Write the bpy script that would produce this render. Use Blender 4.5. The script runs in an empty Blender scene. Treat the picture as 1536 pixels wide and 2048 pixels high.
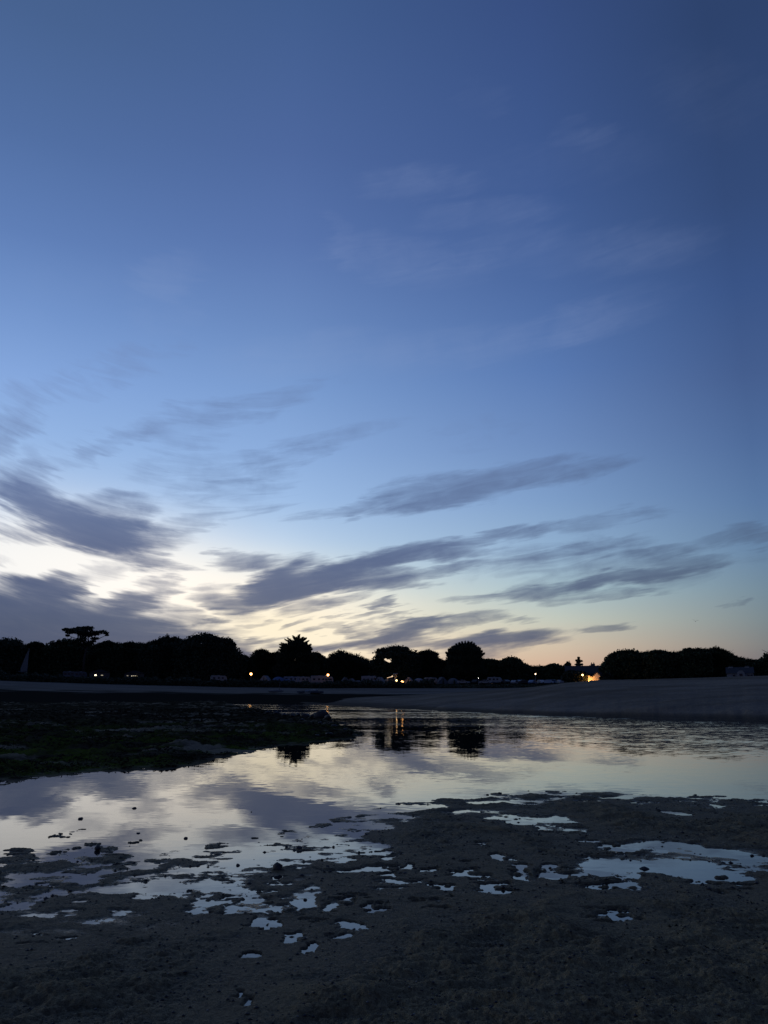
import bpy, math, random
import numpy as np
from mathutils import Vector, Matrix

R = math.radians
random.seed(7)
rng = np.random.default_rng(11)
scene = bpy.context.scene
COL = scene.collection

# ------------------------------------------------------------------ camera
CAM_H = 1.55
PITCH = R(12.87)
FPX = 2048 / 36 * 28            # focal length in photograph pixels
cam = bpy.data.cameras.new('camera')
cam.sensor_fit = 'VERTICAL'; cam.sensor_height = 36; cam.lens = 28
cam.clip_start = 0.05; cam.clip_end = 6000
cam_o = bpy.data.objects.new('camera', cam); COL.objects.link(cam_o)
cam_o.location = (0, 0, CAM_H); cam_o.rotation_euler = (R(90) + PITCH, 0, 0)
scene.camera = cam_o
scene.view_settings.view_transform = 'Standard'; scene.view_settings.look = 'None'
scene.view_settings.exposure = 0; scene.view_settings.gamma = 1
scene.render.engine = 'CYCLES'
scene.cycles.max_bounces = 5; scene.cycles.diffuse_bounces = 2; scene.cycles.glossy_bounces = 3
scene.cycles.transparent_max_bounces = 8


def ray(px, py):
    """world direction of a point of the photograph (x forward component normalised to the ground distance)"""
    x = (px - 768) / FPX; y = (1024 - py) / FPX
    f = math.cos(PITCH) - y * math.sin(PITCH)
    u = math.sin(PITCH) + y * math.cos(PITCH)
    return x, f, u


def azel(px, py):
    x, f, u = ray(px, py)
    return math.degrees(math.atan2(x, f)), math.degrees(math.atan2(u, math.hypot(x, f)))


def ground(px, py, z=0.0):
    x, f, u = ray(px, py)
    t = (z - CAM_H) / u
    return x * t, f * t


def atdist(px, py, D):
    """point seen at a pixel at ground distance D (radial)"""
    x, f, u = ray(px, py)
    t = D / math.hypot(x, f)
    return Vector((x * t, f * t, CAM_H + u * t))


def s2l(c):
    return tuple((v / 12.92 if v <= 0.04045 else ((v + 0.055) / 1.055) ** 2.4) for v in (c[0] / 255, c[1] / 255, c[2] / 255))


# ------------------------------------------------------------------ sky
world = bpy.data.worlds.new('World'); scene.world = world; world.use_nodes = True
NT = world.node_tree; N = NT.nodes; L = NT.links; N.clear()


def mnode(op, a, b=None, c=None, nt=None, clamp=False):
    nt = nt or NT
    n = nt.nodes.new('ShaderNodeMath'); n.operation = op; n.use_clamp = clamp
    for i, v in enumerate((a, b, c)):
        if v is None: continue
        if hasattr(v, 'links') or hasattr(v, 'is_output'): nt.links.new(v, n.inputs[i])
        else: n.inputs[i].default_value = v
    return n.outputs[0]


def vnode(op, a, b=None, nt=None):
    nt = nt or NT
    n = nt.nodes.new('ShaderNodeVectorMath'); n.operation = op
    for i, v in enumerate((a, b)):
        if v is None: continue
        if hasattr(v, 'is_output'): nt.links.new(v, n.inputs[i])
        else: n.inputs[i].default_value = v
    return n.outputs['Value'] if op in ('LENGTH', 'DOT_PRODUCT') else n.outputs[0]


def mapr(v, a, b, c, d, smooth=False, nt=None):
    nt = nt or NT
    n = nt.nodes.new('ShaderNodeMapRange'); n.clamp = True
    n.interpolation_type = 'SMOOTHSTEP' if smooth else 'LINEAR'
    nt.links.new(v, n.inputs[0])
    for i, q in enumerate((a, b, c, d)): n.inputs[i + 1].default_value = q
    return n.outputs[0]


def mixc(f, a, b, nt=None, blend='MIX'):
    nt = nt or NT
    n = nt.nodes.new('ShaderNodeMix'); n.data_type = 'RGBA'; n.blend_type = blend
    for i, v in ((0, f), (6, a), (7, b)):
        if hasattr(v, 'is_output'): nt.links.new(v, n.inputs[i])
        elif i == 0: n.inputs[0].default_value = v
        else: n.inputs[i].default_value = (*v[:3], 1)
    return n.outputs[2]


def ramp(v, stops, nt=None, interp='LINEAR'):
    nt = nt or NT
    n = nt.nodes.new('ShaderNodeValToRGB'); cr = n.color_ramp; cr.interpolation = interp
    while len(cr.elements) > 1: cr.elements.remove(cr.elements[-1])
    cr.elements[0].position = stops[0][0]; cr.elements[0].color = (*stops[0][1], 1)
    for p, c in stops[1:]:
        e = cr.elements.new(p); e.color = (*c, 1)
    nt.links.new(v, n.inputs[0])
    return n.outputs[0]


def noise(vec, scale, detail=3, rough=0.5, nt=None, dist=0.0, out=0):
    nt = nt or NT
    n = nt.nodes.new('ShaderNodeTexNoise'); n.inputs['Scale'].default_value = scale
    n.inputs['Detail'].default_value = detail; n.inputs['Roughness'].default_value = rough
    n.inputs['Distortion'].default_value = dist
    nt.links.new(vec, n.inputs['Vector'])
    return n.outputs[out]


def combine(x, y, z=0.0, nt=None):
    nt = nt or NT
    n = nt.nodes.new('ShaderNodeCombineXYZ')
    for i, v in enumerate((x, y, z)):
        if hasattr(v, 'is_output'): nt.links.new(v, n.inputs[i])
        else: n.inputs[i].default_value = v
    return n.outputs[0]


tc = N.new('ShaderNodeTexCoord')
nrm = vnode('NORMALIZE', tc.outputs['Generated'])
sx = N.new('ShaderNodeSeparateXYZ'); L.new(nrm, sx.inputs[0])
DX, DY, DZ = sx.outputs
AZ = mnode('MULTIPLY', mnode('ARCTAN2', DX, DY), 57.29578)          # 0 = north over the bay, + = to the right
ELr = mnode('MULTIPLY', mnode('ARCSINE', DZ), 57.29578)
EL = mnode('MAXIMUM', ELr, 0.0)
E01 = mnode('DIVIDE', EL, 90.0)


def column(px, pairs, zen):
    """vertical run of twilight colours measured along one direction"""
    out = []
    for py, c in pairs:
        out.append((max(0.0, azel(px, py)[1]) / 90, s2l((c[0] * .99, c[1] + .6, c[2] * .99))))
    out.sort()
    out.append((0.72, s2l(zen[0]))); out.append((1.0, s2l(zen[1])))
    return out


zen = ((46, 64, 104), (36, 50, 84))
colL = column(0, [(1388, (236, 196, 164)), (1320, (242, 214, 186)), (1270, (243, 226, 206)), (1200, (232, 232, 232)), (1120, (208, 223, 240)),
                  (1040, (184, 206, 237)), (960, (166, 193, 234)), (860, (150, 181, 230)), (740, (134, 166, 222)), (600, (114, 146, 204)),
                  (450, (96, 126, 184)), (250, (82, 110, 164)), (0, (72, 98, 146))], zen)
colA = column(560, [(1388, (232, 174, 140)), (1330, (243, 208, 170)), (1290, (247, 224, 188)), (1250, (248, 232, 204)), (1200, (238, 232, 218)),
                    (1140, (206, 220, 231)), (1080, (182, 205, 235)), (1000, (160, 189, 232)), (900, (141, 172, 222)), (780, (124, 156, 210)),
                    (640, (106, 136, 192)), (480, (89, 116, 174)), (300, (78, 103, 159)), (0, (66, 92, 143))], zen)
colM = column(1120, [(1388, (182, 138, 126)), (1330, (208, 174, 153)), (1290, (208, 189, 170)), (1240, (194, 197, 188)), (1180, (169, 191, 202)),
                     (1100, (146, 174, 207)), (1000, (126, 156, 201)), (880, (109, 138, 190)), (740, (90, 121, 179)), (560, (76, 104, 161)),
                     (380, (65, 91, 147)), (0, (56, 78, 130))], zen)
colR = column(1536, [(1388, (100, 92, 104)), (1330, (115, 109, 116)), (1290, (125, 125, 128)), (1240, (122, 134, 142)), (1180, (116, 137, 155)),
                     (1100, (104, 132, 166)), (1000, (91, 120, 165)), (880, (79, 106, 155)), (740, (69, 93, 143)), (560, (58, 83, 135)),
                     (380, (52, 74, 121)), (0, (46, 66, 109))], zen)
colE = [(0, s2l((64, 62, 86))), (0.06, s2l((62, 66, 96))), (0.15, s2l((52, 66, 108))), (0.35, s2l((46, 62, 112))), (0.72, s2l(zen[0])), (1.0, s2l(zen[1]))]
rL, rA, rM, rR, rE = [ramp(E01, c) for c in (colL, colA, colM, colR, colE)]
aL, aA, aM, aR = azel(0, 1200)[0], azel(560, 1200)[0], azel(1120, 1200)[0], azel(1536, 1200)[0]
base = mixc(mapr(AZ, aL, aA, 0, 1), rL, rA)
base = mixc(mapr(AZ, aA, aM, 0, 1), base, rM)
base = mixc(mapr(AZ, aM, aR, 0, 1), base, rR)
base = mixc(mapr(AZ, aR, 110, 0, 1, True), base, rE)
base = mixc(mapr(AZ, -150, aL - 12, 0, 1, True), rE, base)

# afterglow of the set sun
SUN_AZ, SUN_EL = azel(430, 1388)[0], -5.0


def glow(px, py, wx, wy, rot, inner=0.0):
    a, e = azel(px, py)
    m = N.new('ShaderNodeMapping'); m.vector_type = 'TEXTURE'
    L.new(combine(AZ, ELr), m.inputs[0])
    m.inputs['Location'].default_value = (a, e, 0); m.inputs['Rotation'].default_value = (0, 0, R(rot))
    m.inputs['Scale'].default_value = (wx, wy, 1)
    d = vnode('LENGTH', m.outputs[0])
    return mnode('EXPONENT', mnode('MULTIPLY', mnode('MULTIPLY', d, d), -1.0))


g1 = glow(330, 1185, 13.5, 3.5, -9)
g2 = glow(560, 1262, 6.5, 2.3, -4)
g3 = glow(80, 1130, 10.0, 3.4, 0)
base = mixc(g1, base, (1.12, 1.03, 0.92), blend='MIX')
base = mixc(mnode('MULTIPLY', g3, 0.75), base, (0.97, 0.95, 0.92))
base = mixc(g2, base, (1.0, 0.88, 0.66))

# cloud layer: streaks that run parallel on a high sheet, so that they converge in perspective
den = mnode('ADD', mnode('MAXIMUM', DZ, 0.0), 0.045)
QX = mnode('DIVIDE', DX, den); QY = mnode('DIVIDE', DY, den)
wind = R(52)                     # direction of the streaks on the sheet
QU = mnode('ADD', mnode('MULTIPLY', QX, math.cos(wind)), mnode('MULTIPLY', QY, math.sin(wind)))
QV = mnode('ADD', mnode('MULTIPLY', QX, -math.sin(wind)), mnode('MULTIPLY', QY, math.cos(wind)))
fib = noise(combine(mnode('MULTIPLY', QU, 0.28), mnode('MULTIPLY', QV, 1.5), 3.1), 1.6, 6, 0.62, dist=0.6)
AE = combine(AZ, ELr)
ONE = combine(AZ, ELr, 1.0)
# finer fibres close to the horizon, lying with the local slope of the streaks
bend = mnode('MINIMUM', mnode('ADD', AZ, 8.0), 0.0)
slope = mnode('MULTIPLY_ADD', mnode('MULTIPLY', bend, bend), 0.014, mnode('MULTIPLY', AZ, 0.15))
TILT = combine(mnode('MULTIPLY', AZ, 0.125), mnode('MULTIPLY', mnode('SUBTRACT', ELr, slope), 0.80))
fib2 = noise(TILT, 1.5, 7, 0.60, dist=1.0)
lump = noise(AE, 0.33, 5, 0.55, dist=0.4)
wA = noise(TILT, 0.9, 4, 0.6, out=1)
warp = vnode('MULTIPLY', vnode('SUBTRACT', wA, (0.5, 0.5, 0.5)), (5.6, 2.1, 0))
AEW = vnode('ADD', ONE, warp)
wB = noise(TILT, 3.2, 4, 0.55, out=1)
AEW = vnode('ADD', AEW, vnode('MULTIPLY', vnode('SUBTRACT', wB, (0.5, 0.5, 0.5)), (2.6, 0.75, 0)))


def strokes(lst, vec):
    t = None
    for (x0, y0, x1, y1, hw, d) in lst:
        (a0, e0), (a1, e1) = azel(x0, y0), azel(x1, y1)
        le = math.hypot(a1 - a0, e1 - e0); ang = math.atan2(e1 - e0, a1 - a0)
        k = math.cos(math.atan2(1024 - (y0 + y1) / 2, FPX)) ** 2
        w = math.degrees(hw * k / FPX)
        ca, sa, lu, wv = math.cos(ang), math.sin(ang), le * 0.52 + w * 1.2, w * 1.32
        ma, me = (a0 + a1) / 2, (e0 + e1) / 2
        u = vnode('DOT_PRODUCT', vec, (ca / lu, sa / lu, -(ma * ca + me * sa) / lu))
        v = vnode('DOT_PRODUCT', vec, (-sa / wv, ca / wv, (ma * sa - me * ca) / wv))
        q = mnode('MULTIPLY_ADD', u, u, mnode('MULTIPLY', v, v))
        s = mapr(q, 0.0, 1.55, 1 - d, 1, True)
        t = s if t is None else mnode('MULTIPLY', t, s)
    return mnode('SUBTRACT', 1.0, t)


DARK = [
    (-190, 1210, 110, 1226, 42, .98), (-160, 1262, 380, 1268, 44, .98), (230, 1258, 520, 1312, 24, .95), (-160, 1235, 260, 1254, 38, .95),
    (100, 1300, 430, 1305, 26, .9), (20, 1168, 150, 1190, 18, .7), (440, 1312, 560, 1330, 14, .8),
    (40, 1000, 240, 1092, 32, .93), (100, 1055, 330, 1084, 26, .86), (180, 1072, 290, 1040, 24, .6), (255, 1122, 350, 1132, 15, .75), (10, 960, 90, 1010, 32, .55),
    (-30, 880, 30, 850, 30, .35), (80, 930, 70, 990, 28, .35), (-20, 1062, 70, 1080, 16, .5), (150, 1010, 290, 1005, 18, .45), (-60, 1110, 20, 1120, 12, .3),
    (60, 1182, 160, 1172, 20, .85), (220, 1208, 310, 1198, 18, .9), (290, 1168, 352, 1172, 11, .6), (180, 1150, 240, 1150, 14, .25), (330, 1215, 420, 1235, 12, .45),
    (490, 1202, 610, 1140, 29, .98), (560, 1184, 700, 1150, 19, .9), (440, 1128, 540, 1120, 15, .68), (640, 1152, 860, 1097, 19, .96), (520, 1200, 620, 1190, 15, .8),
    (690, 1165, 835, 1155, 15, .8), (850, 1103, 1090, 1055, 11, .62), (790, 1125, 985, 1104, 10, .62), (840, 1153, 985, 1131, 10, .55),
    (395, 1198, 490, 1216, 10, .65), (570, 1226, 725, 1188, 9, .62), (390, 1180, 450, 1178, 10, .35), (630, 1205, 700, 1215, 8, .3),
    (600, 1034, 800, 998, 12, .42), (760, 1000, 1010, 972, 27, .62), (900, 968, 1190, 936, 22, .58), (1170, 940, 1250, 922, 12, .28), (820, 1012, 960, 990, 14, .35),
    (985, 1194, 1200, 1164, 14, .72), (1140, 1172, 1420, 1124, 11, .78), (880, 1202, 1010, 1194, 8, .35), (1110, 1198, 1310, 1183, 7, .42), (1300, 1120, 1460, 1110, 7, .35),
    (1000, 1130, 1290, 1076, 10, .45), (1250, 1104, 1390, 1088, 10, .58), (1400, 1078, 1580, 1062, 13, .5), (1080, 1058, 1320, 1022, 13, .38), (1000, 1130, 1420, 1118, 42, .27),
    (640, 1296, 900, 1247, 15, .9), (700, 1300, 900, 1280, 11, .6), (840, 1290, 1120, 1262, 13, .8), (735, 1223, 800, 1213, 4, .5), (650, 1240, 690, 1229, 4, .5), (765, 1240, 832, 1231, 4, .55), (600, 1264, 660, 1256, 4, .4), (690, 1264, 760, 1250, 5, .5), (470, 1250, 530, 1241, 5, .4), (380, 1245, 440, 1232, 5, .4), (890, 1243, 1010, 1226, 8, .55), (1160, 1257, 1260, 1248, 7, .52), (1000, 1240, 1080, 1232, 6, .4),
    (970, 1290, 1120, 1283, 9, .6), (540, 1290, 670, 1302, 12, .75), (880, 1312, 1020, 1308, 12, .55), (740, 1218, 795, 1202, 7, .6), (560, 1255, 620, 1240, 5, .5), (700, 1240, 760, 1228, 5, .4), (650, 1250, 720, 1262, 5, .35),
    (490, 1285, 545, 1273, 6, .6), (780, 1250, 880, 1246, 7, .7),
    (300, 985, 700, 880, 15, .24), (180, 880, 640, 770, 24, .22), (60, 790, 330, 700, 30, .14), (330, 1065, 560, 1005, 12, .26), (100, 940, 300, 860, 14, .22), (420, 930, 800, 840, 12, .14), (900, 870, 1000, 860, 30, .06), (300, 930, 430, 900, 30, .15), (380, 1000, 560, 960, 24, .16),
    (1440, 1212, 1475, 1204, 5, .35),
]
PALE = [
    (740, 366, 920, 362, 26, .34), (860, 442, 1080, 415, 26, .32), (690, 500, 930, 535, 34, .40), (900, 520, 1100, 470, 26, .30), (1060, 520, 1380, 480, 34, .20),
    (290, 565, 370, 545, 36, .42), (280, 645, 390, 635, 24, .22), (480, 720, 760, 685, 34, .34), (740, 720, 1080, 670, 36, .34), (1060, 660, 1300, 600, 34, .26), (0, 590, 200, 560, 40, .1),
    (1080, 660, 1210, 630, 34, .30), (1120, 272, 1200, 262, 22, .22), (1350, 170, 1480, 200, 60, .08), (660, 440, 700, 520, 22, .2), (1200, 500, 1380, 480, 34, .12), (940, 190, 1000, 190, 30, .1), (1000, 340, 1300, 300, 40, .1),
]
md = strokes(DARK, AEW)
fibm = mnode('ADD', mnode('MULTIPLY', fib2, 0.8), mnode('MULTIPLY', lump, 0.45))
# thin veils of the same cirrus all round the low sky
veil = mnode('MULTIPLY', mapr(fib, 0.50, 0.82, 0, 0.24, True), mapr(ELr, 0, 30, 0.8, 0.0, True))
veil = mnode('MULTIPLY', veil, mapr(AZ, -60, 16, 1.0, 0.25, True))
edge = mnode('MULTIPLY', mnode('SQRT', md), mnode('SUBTRACT', 1.08, md))
dens = mnode('MULTIPLY_ADD', mnode('MULTIPLY', mnode('SUBTRACT', fibm, 0.62), 4.0), edge, mnode('MULTIPLY', md, 1.09))
dens = mnode('SMOOTH_MIN', mnode('ADD', dens, veil), 1.0, 0.25, clamp=True)
dens = mapr(dens, 0.02, 1.0, 0.0, 0.97)
cc = ramp(E01, [(0.0, s2l((92, 88, 108))), (0.05, s2l((87, 97, 122))), (0.10, s2l((85, 99, 134))), (0.16, s2l((97, 118, 157))), (0.30, s2l((110, 133, 180))), (1, s2l((84, 100, 146)))])
ccL = ramp(E01, [(0.0, s2l((60, 74, 104))), (0.05, s2l((62, 77, 109))), (0.10, s2l((80, 94, 130))), (0.16, s2l((104, 122, 162))), (0.30, s2l((122, 142, 188))), (1, s2l((84, 100, 146)))])
ccR = ramp(E01, [(0.0, s2l((92, 88, 100))), (0.05, s2l((88, 98, 114))), (0.10, s2l((82, 101, 129))), (0.20, s2l((78, 100, 142))), (1, s2l((58, 76, 116)))])
cc = mixc(mapr(AZ, -26, -8, 0, 1, True), ccL, cc)
cc = mixc(mapr(AZ, 4, 26, 0, 1, True), cc, ccR)
col = mixc(dens, base, cc)
mp = strokes(PALE, AEW)
pal = mnode('MULTIPLY', mnode('MULTIPLY', mp, mapr(mnode('MULTIPLY_ADD', fib2, 0.5, mnode('MULTIPLY', lump, 0.5)), 0.36, 0.64, 0.2, 1.2)), 0.26)
col = mixc(pal, col, s2l((152, 168, 206)))

nish = N.new('ShaderNodeTexSky'); nish.sky_type = 'NISHITA'; nish.sun_disc = False
nish.sun_elevation = R(SUN_EL); nish.sun_rotation = R(SUN_AZ)
b1 = N.new('ShaderNodeBackground'); L.new(col, b1.inputs[0]); b1.inputs[1].default_value = 1.0
b2 = N.new('ShaderNodeBackground'); L.new(nish.outputs[0], b2.inputs[0]); b2.inputs[1].default_value = 0.05
ad = N.new('ShaderNodeAddShader'); L.new(b1.outputs[0], ad.inputs[0]); L.new(b2.outputs[0], ad.inputs[1])
wo = N.new('ShaderNodeOutputWorld'); L.new(ad.outputs[0], wo.inputs[0])
world.cycles.sampling_method = 'MANUAL'; world.cycles.sample_map_resolution = 1024
#SPLIT

# ------------------------------------------------------------------ noise for geometry
def _h(ix, iy, seed):
    n = (ix.astype(np.int64) * 374761393 + iy.astype(np.int64) * 668265263 + seed * 974711) & 0xffffffff
    n = ((n ^ (n >> 13)) * 1274126177) & 0xffffffff
    return ((n ^ (n >> 16)) & 0xffffff) / float(0xffffff)


def vnoise(x, y, seed=0):
    x0 = np.floor(x); y0 = np.floor(y); fx = x - x0; fy = y - y0
    ux = fx * fx * fx * (fx * (fx * 6 - 15) + 10); uy = fy * fy * fy * (fy * (fy * 6 - 15) + 10)
    a = _h(x0, y0, seed); b = _h(x0 + 1, y0, seed); c = _h(x0, y0 + 1, seed); d = _h(x0 + 1, y0 + 1, seed)
    return (a + (b - a) * ux) * (1 - uy) + (c + (d - c) * ux) * uy - 0.5


def fbm(x, y, octs=4, seed=0, gain=0.5):
    t = 0; amp = 1.0
    for i in range(octs):
        c, s_ = math.cos(0.6 * i + 0.3), math.sin(0.6 * i + 0.3)
        t = t + amp * vnoise(x * c - y * s_ + 17 * i, x * s_ + y * c - 9 * i, seed + i * 7)
        x = x * 2.03; y = y * 2.03; amp *= gain
    return t


def curve_px(pts, z=0.0):
    """a shoreline drawn once along the ground: azimuth -> log distance"""
    a, r = [], []
    for px, py in pts:
        x, y = ground(px, py, z)
        a.append(math.degrees(math.atan2(x, y))); r.append(math.log(math.hypot(x, y)))
    o = np.argsort(a); a = np.array(a)[o]; r = np.array(r)[o]
    return lambda az: np.exp(np.interp(az, a, r))


def curve_el(pts):
    """skyline: azimuth -> tangent of elevation"""
    a, t = [], []
    for px, py in pts:
        x, f, u = ray(px, py)
        a.append(math.degrees(math.atan2(x, f))); t.append(u / math.hypot(x, f))
    return lambda az: np.interp(az, a, t)


def sstep(a, b, x):
    t = np.clip((x - a) / (b - a), 0, 1)
    return t * t * (3 - 2 * t)


near_edge = curve_px([(-500, 1800), (0, 1768), (150, 1764), (330, 1752), (430, 1744), (520, 1724), (600, 1698), (680, 1664), (760, 1636), (850, 1612), (950, 1600),
                      (1100, 1592), (1300, 1590), (1536, 1598), (2000, 1625)])
bank_near = curve_px([(-500, 1610), (0, 1570), (100, 1553), (200, 1543), (330, 1540), (385, 1530), (460, 1512), (540, 1497), (600, 1500), (640, 1492), (690, 1488),
                      (720, 1478), (742, 1466), (760, 1462), (2000, 1462)])
bank_far = curve_px([(-600, 1396), (400, 1396), (440, 1402), (470, 1412), (560, 1426), (610, 1430), (655, 1434), (685, 1446), (715, 1456), (742, 1463), (760, 1465), (2000, 1465)])
bar_near = curve_px([(-300, 1402), (480, 1404), (600, 1408), (700, 1413), (900, 1423), (1100, 1431), (1300, 1437), (1536, 1442), (2000, 1456)])
bar_top = curve_el([(-300, 1404), (480, 1404), (600, 1402), (700, 1396), (850, 1389), (960, 1382), (1060, 1375), (1130, 1366), (1200, 1361), (1340, 1358), (1536, 1352), (2000, 1340)])
beach_low = curve_el([(-600, 1394), (0, 1397), (400, 1398), (600, 1399), (800, 1399), (2200, 1399)])
beach_high = curve_el([(-600, 1352), (0, 1361), (200, 1368), (400, 1373), (650, 1377), (1130, 1375), (2200, 1372)])
land_el = curve_el([(-600, 1340), (0, 1350), (120, 1356), (300, 1362), (500, 1367), (650, 1368), (1130, 1368), (1200, 1362), (1536, 1356), (2200, 1350)])

# shallow pools left on the near flat: photograph position, half width, half height in pixels
POOLS = [(1300, 1728, 110, 13), (1420, 1708, 95, 11), (1500, 1725, 60, 10), (1400, 1745, 120, 8), (1230, 1740, 60, 10), (1330, 1692, 60, 6), (1240, 1697, 40, 5), (1220, 1774, 55, 6),
         (1215, 1829, 30, 7), (1105, 1754, 28, 9), (1048, 1755, 14, 7), (945, 1751, 34, 6), (890, 1774, 18, 4), (810, 1767, 44, 6), (1005, 1715, 14, 5), (855, 1811, 22, 4), (905, 1796, 12, 4),
         (1355, 1629, 18, 4), (1150, 1660, 30, 5), (1100, 1641, 34, 7), (1090, 1657, 24, 4), (1050, 1647, 30, 4), (1290, 1608, 22, 4), (1440, 1612, 14, 3),
         (1020, 1636, 50, 5), (780, 1745, 20, 4), (725, 1742, 38, 6), (755, 1711, 30, 4), (600, 1796, 24, 20), (603, 1780, 12, 5), (668, 1812, 22, 8), (693, 1862, 22, 12), (637, 1898, 11, 12),
         (590, 1872, 16, 8), (510, 1911, 12, 5), (514, 1899, 8, 3), (508, 1816, 44, 8), (470, 1828, 30, 8), (535, 1836, 22, 6), (462, 1775, 36, 6), (480, 1799, 20, 5), (410, 1808, 28, 9),
         (246, 1825, 24, 8), (140, 1822, 20, 8), (288, 1795, 22, 7), (100, 1885, 12, 4), (55, 1887, 20, 6), (385, 1757, 26, 7), (270, 1752, 14, 5), (128, 1776, 26, 5), (185, 1764, 20, 6), (150, 1786, 18, 4),
         (25, 1815, 24, 6), (60, 1770, 50, 6), (380, 1712, 20, 4), (1440, 1785, 14, 4), (1486, 1786, 14, 4), (620, 1708, 70, 9), (690, 1692, 60, 8), (560, 1725, 60, 8), (640, 1680, 40, 8), (470, 1740, 50, 6),
         (700, 1668, 30, 5), (740, 1652, 40, 5), (480, 2008, 14, 6), (970, 1690, 18, 3), (1175, 1683, 18, 3), (680, 1722, 20, 4), (650, 1740, 14, 4), (940, 1723, 12, 3), (755, 1812, 14, 5), (775, 1712, 18, 5), (822, 1736, 14, 4), (1040, 1740, 18, 5), (1110, 1737, 18, 4), (980, 1771, 18, 6), (1012, 1784, 34, 4), (1205, 1717, 20, 4), (1255, 1714, 26, 5), (1160, 1751, 18, 4), (335, 1764, 18, 5), (637, 1836, 16, 4), (700, 1790, 18, 4), (1430, 1760, 70, 5), (1265, 1760, 24, 5), (430, 1760, 24, 4), (555, 1762, 20, 4), (510, 1786, 26, 4), (860, 1745, 16, 4)]
HUMPS = [(30, 1704, 36, 5), (55, 1716, 50, 6), (75, 1735, 60, 6), (130, 1703, 22, 4), (205, 1700, 26, 5), (220, 1716, 28, 6), (160, 1742, 30, 6), (245, 1727, 30, 5), (305, 1722, 24, 5), (375, 1725, 24, 8),
         (430, 1690, 24, 5), (440, 1705, 34, 6), (330, 1735, 14, 4), (150, 1664, 14, 3), (200, 1651, 18, 3), (210, 1650, 12, 2), (125, 1674, 20, 3), (180, 1692, 14, 3), (338, 1708, 12, 4), (262, 1686, 10, 3),
         (450, 1716, 14, 4), (795, 1612, 12, 5), (640, 1652, 16, 3), (575, 1665, 12, 3), (510, 1676, 14, 3), (510, 1519, 14, 2.5), (470, 1520, 8, 2), (490, 1529, 14, 2), (1040, 1560, 12, 2), (1210, 1588, 50, 4),
         (885, 1582, 8, 2), (1110, 1585, 18, 3), (1000, 1590, 16, 4), (830, 1608, 20, 4), (260, 1748, 40, 8), (100, 1757, 40, 6), (495, 1650, 16, 2), (400, 1672, 10, 2), (1060, 1592, 40, 4), (770, 1640, 20, 4),
         (520, 1740, 40, 6), (350, 1750, 40, 6), (610, 1700, 30, 4), (560, 1690, 30, 4), (690, 1640, 20, 4), (730, 1632, 26, 4)]


def _ell(lst):
    out = []
    for px, py, hw, hh in lst:
        x, y = ground(px, py)
        x1, _ = ground(px + hw, py); _, y1 = ground(px, py - hh); _, y2 = ground(px, py + hh)
        out.append((x, y, abs(x1 - x), abs(y1 - y2) / 2))
    return out


POOLS = _ell([(a, b, c * 1.12, d * 1.22) for a, b, c, d in POOLS]); HUMPS = _ell([(a, b, c * .9, d * .66) for a, b, c, d in HUMPS])


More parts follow.
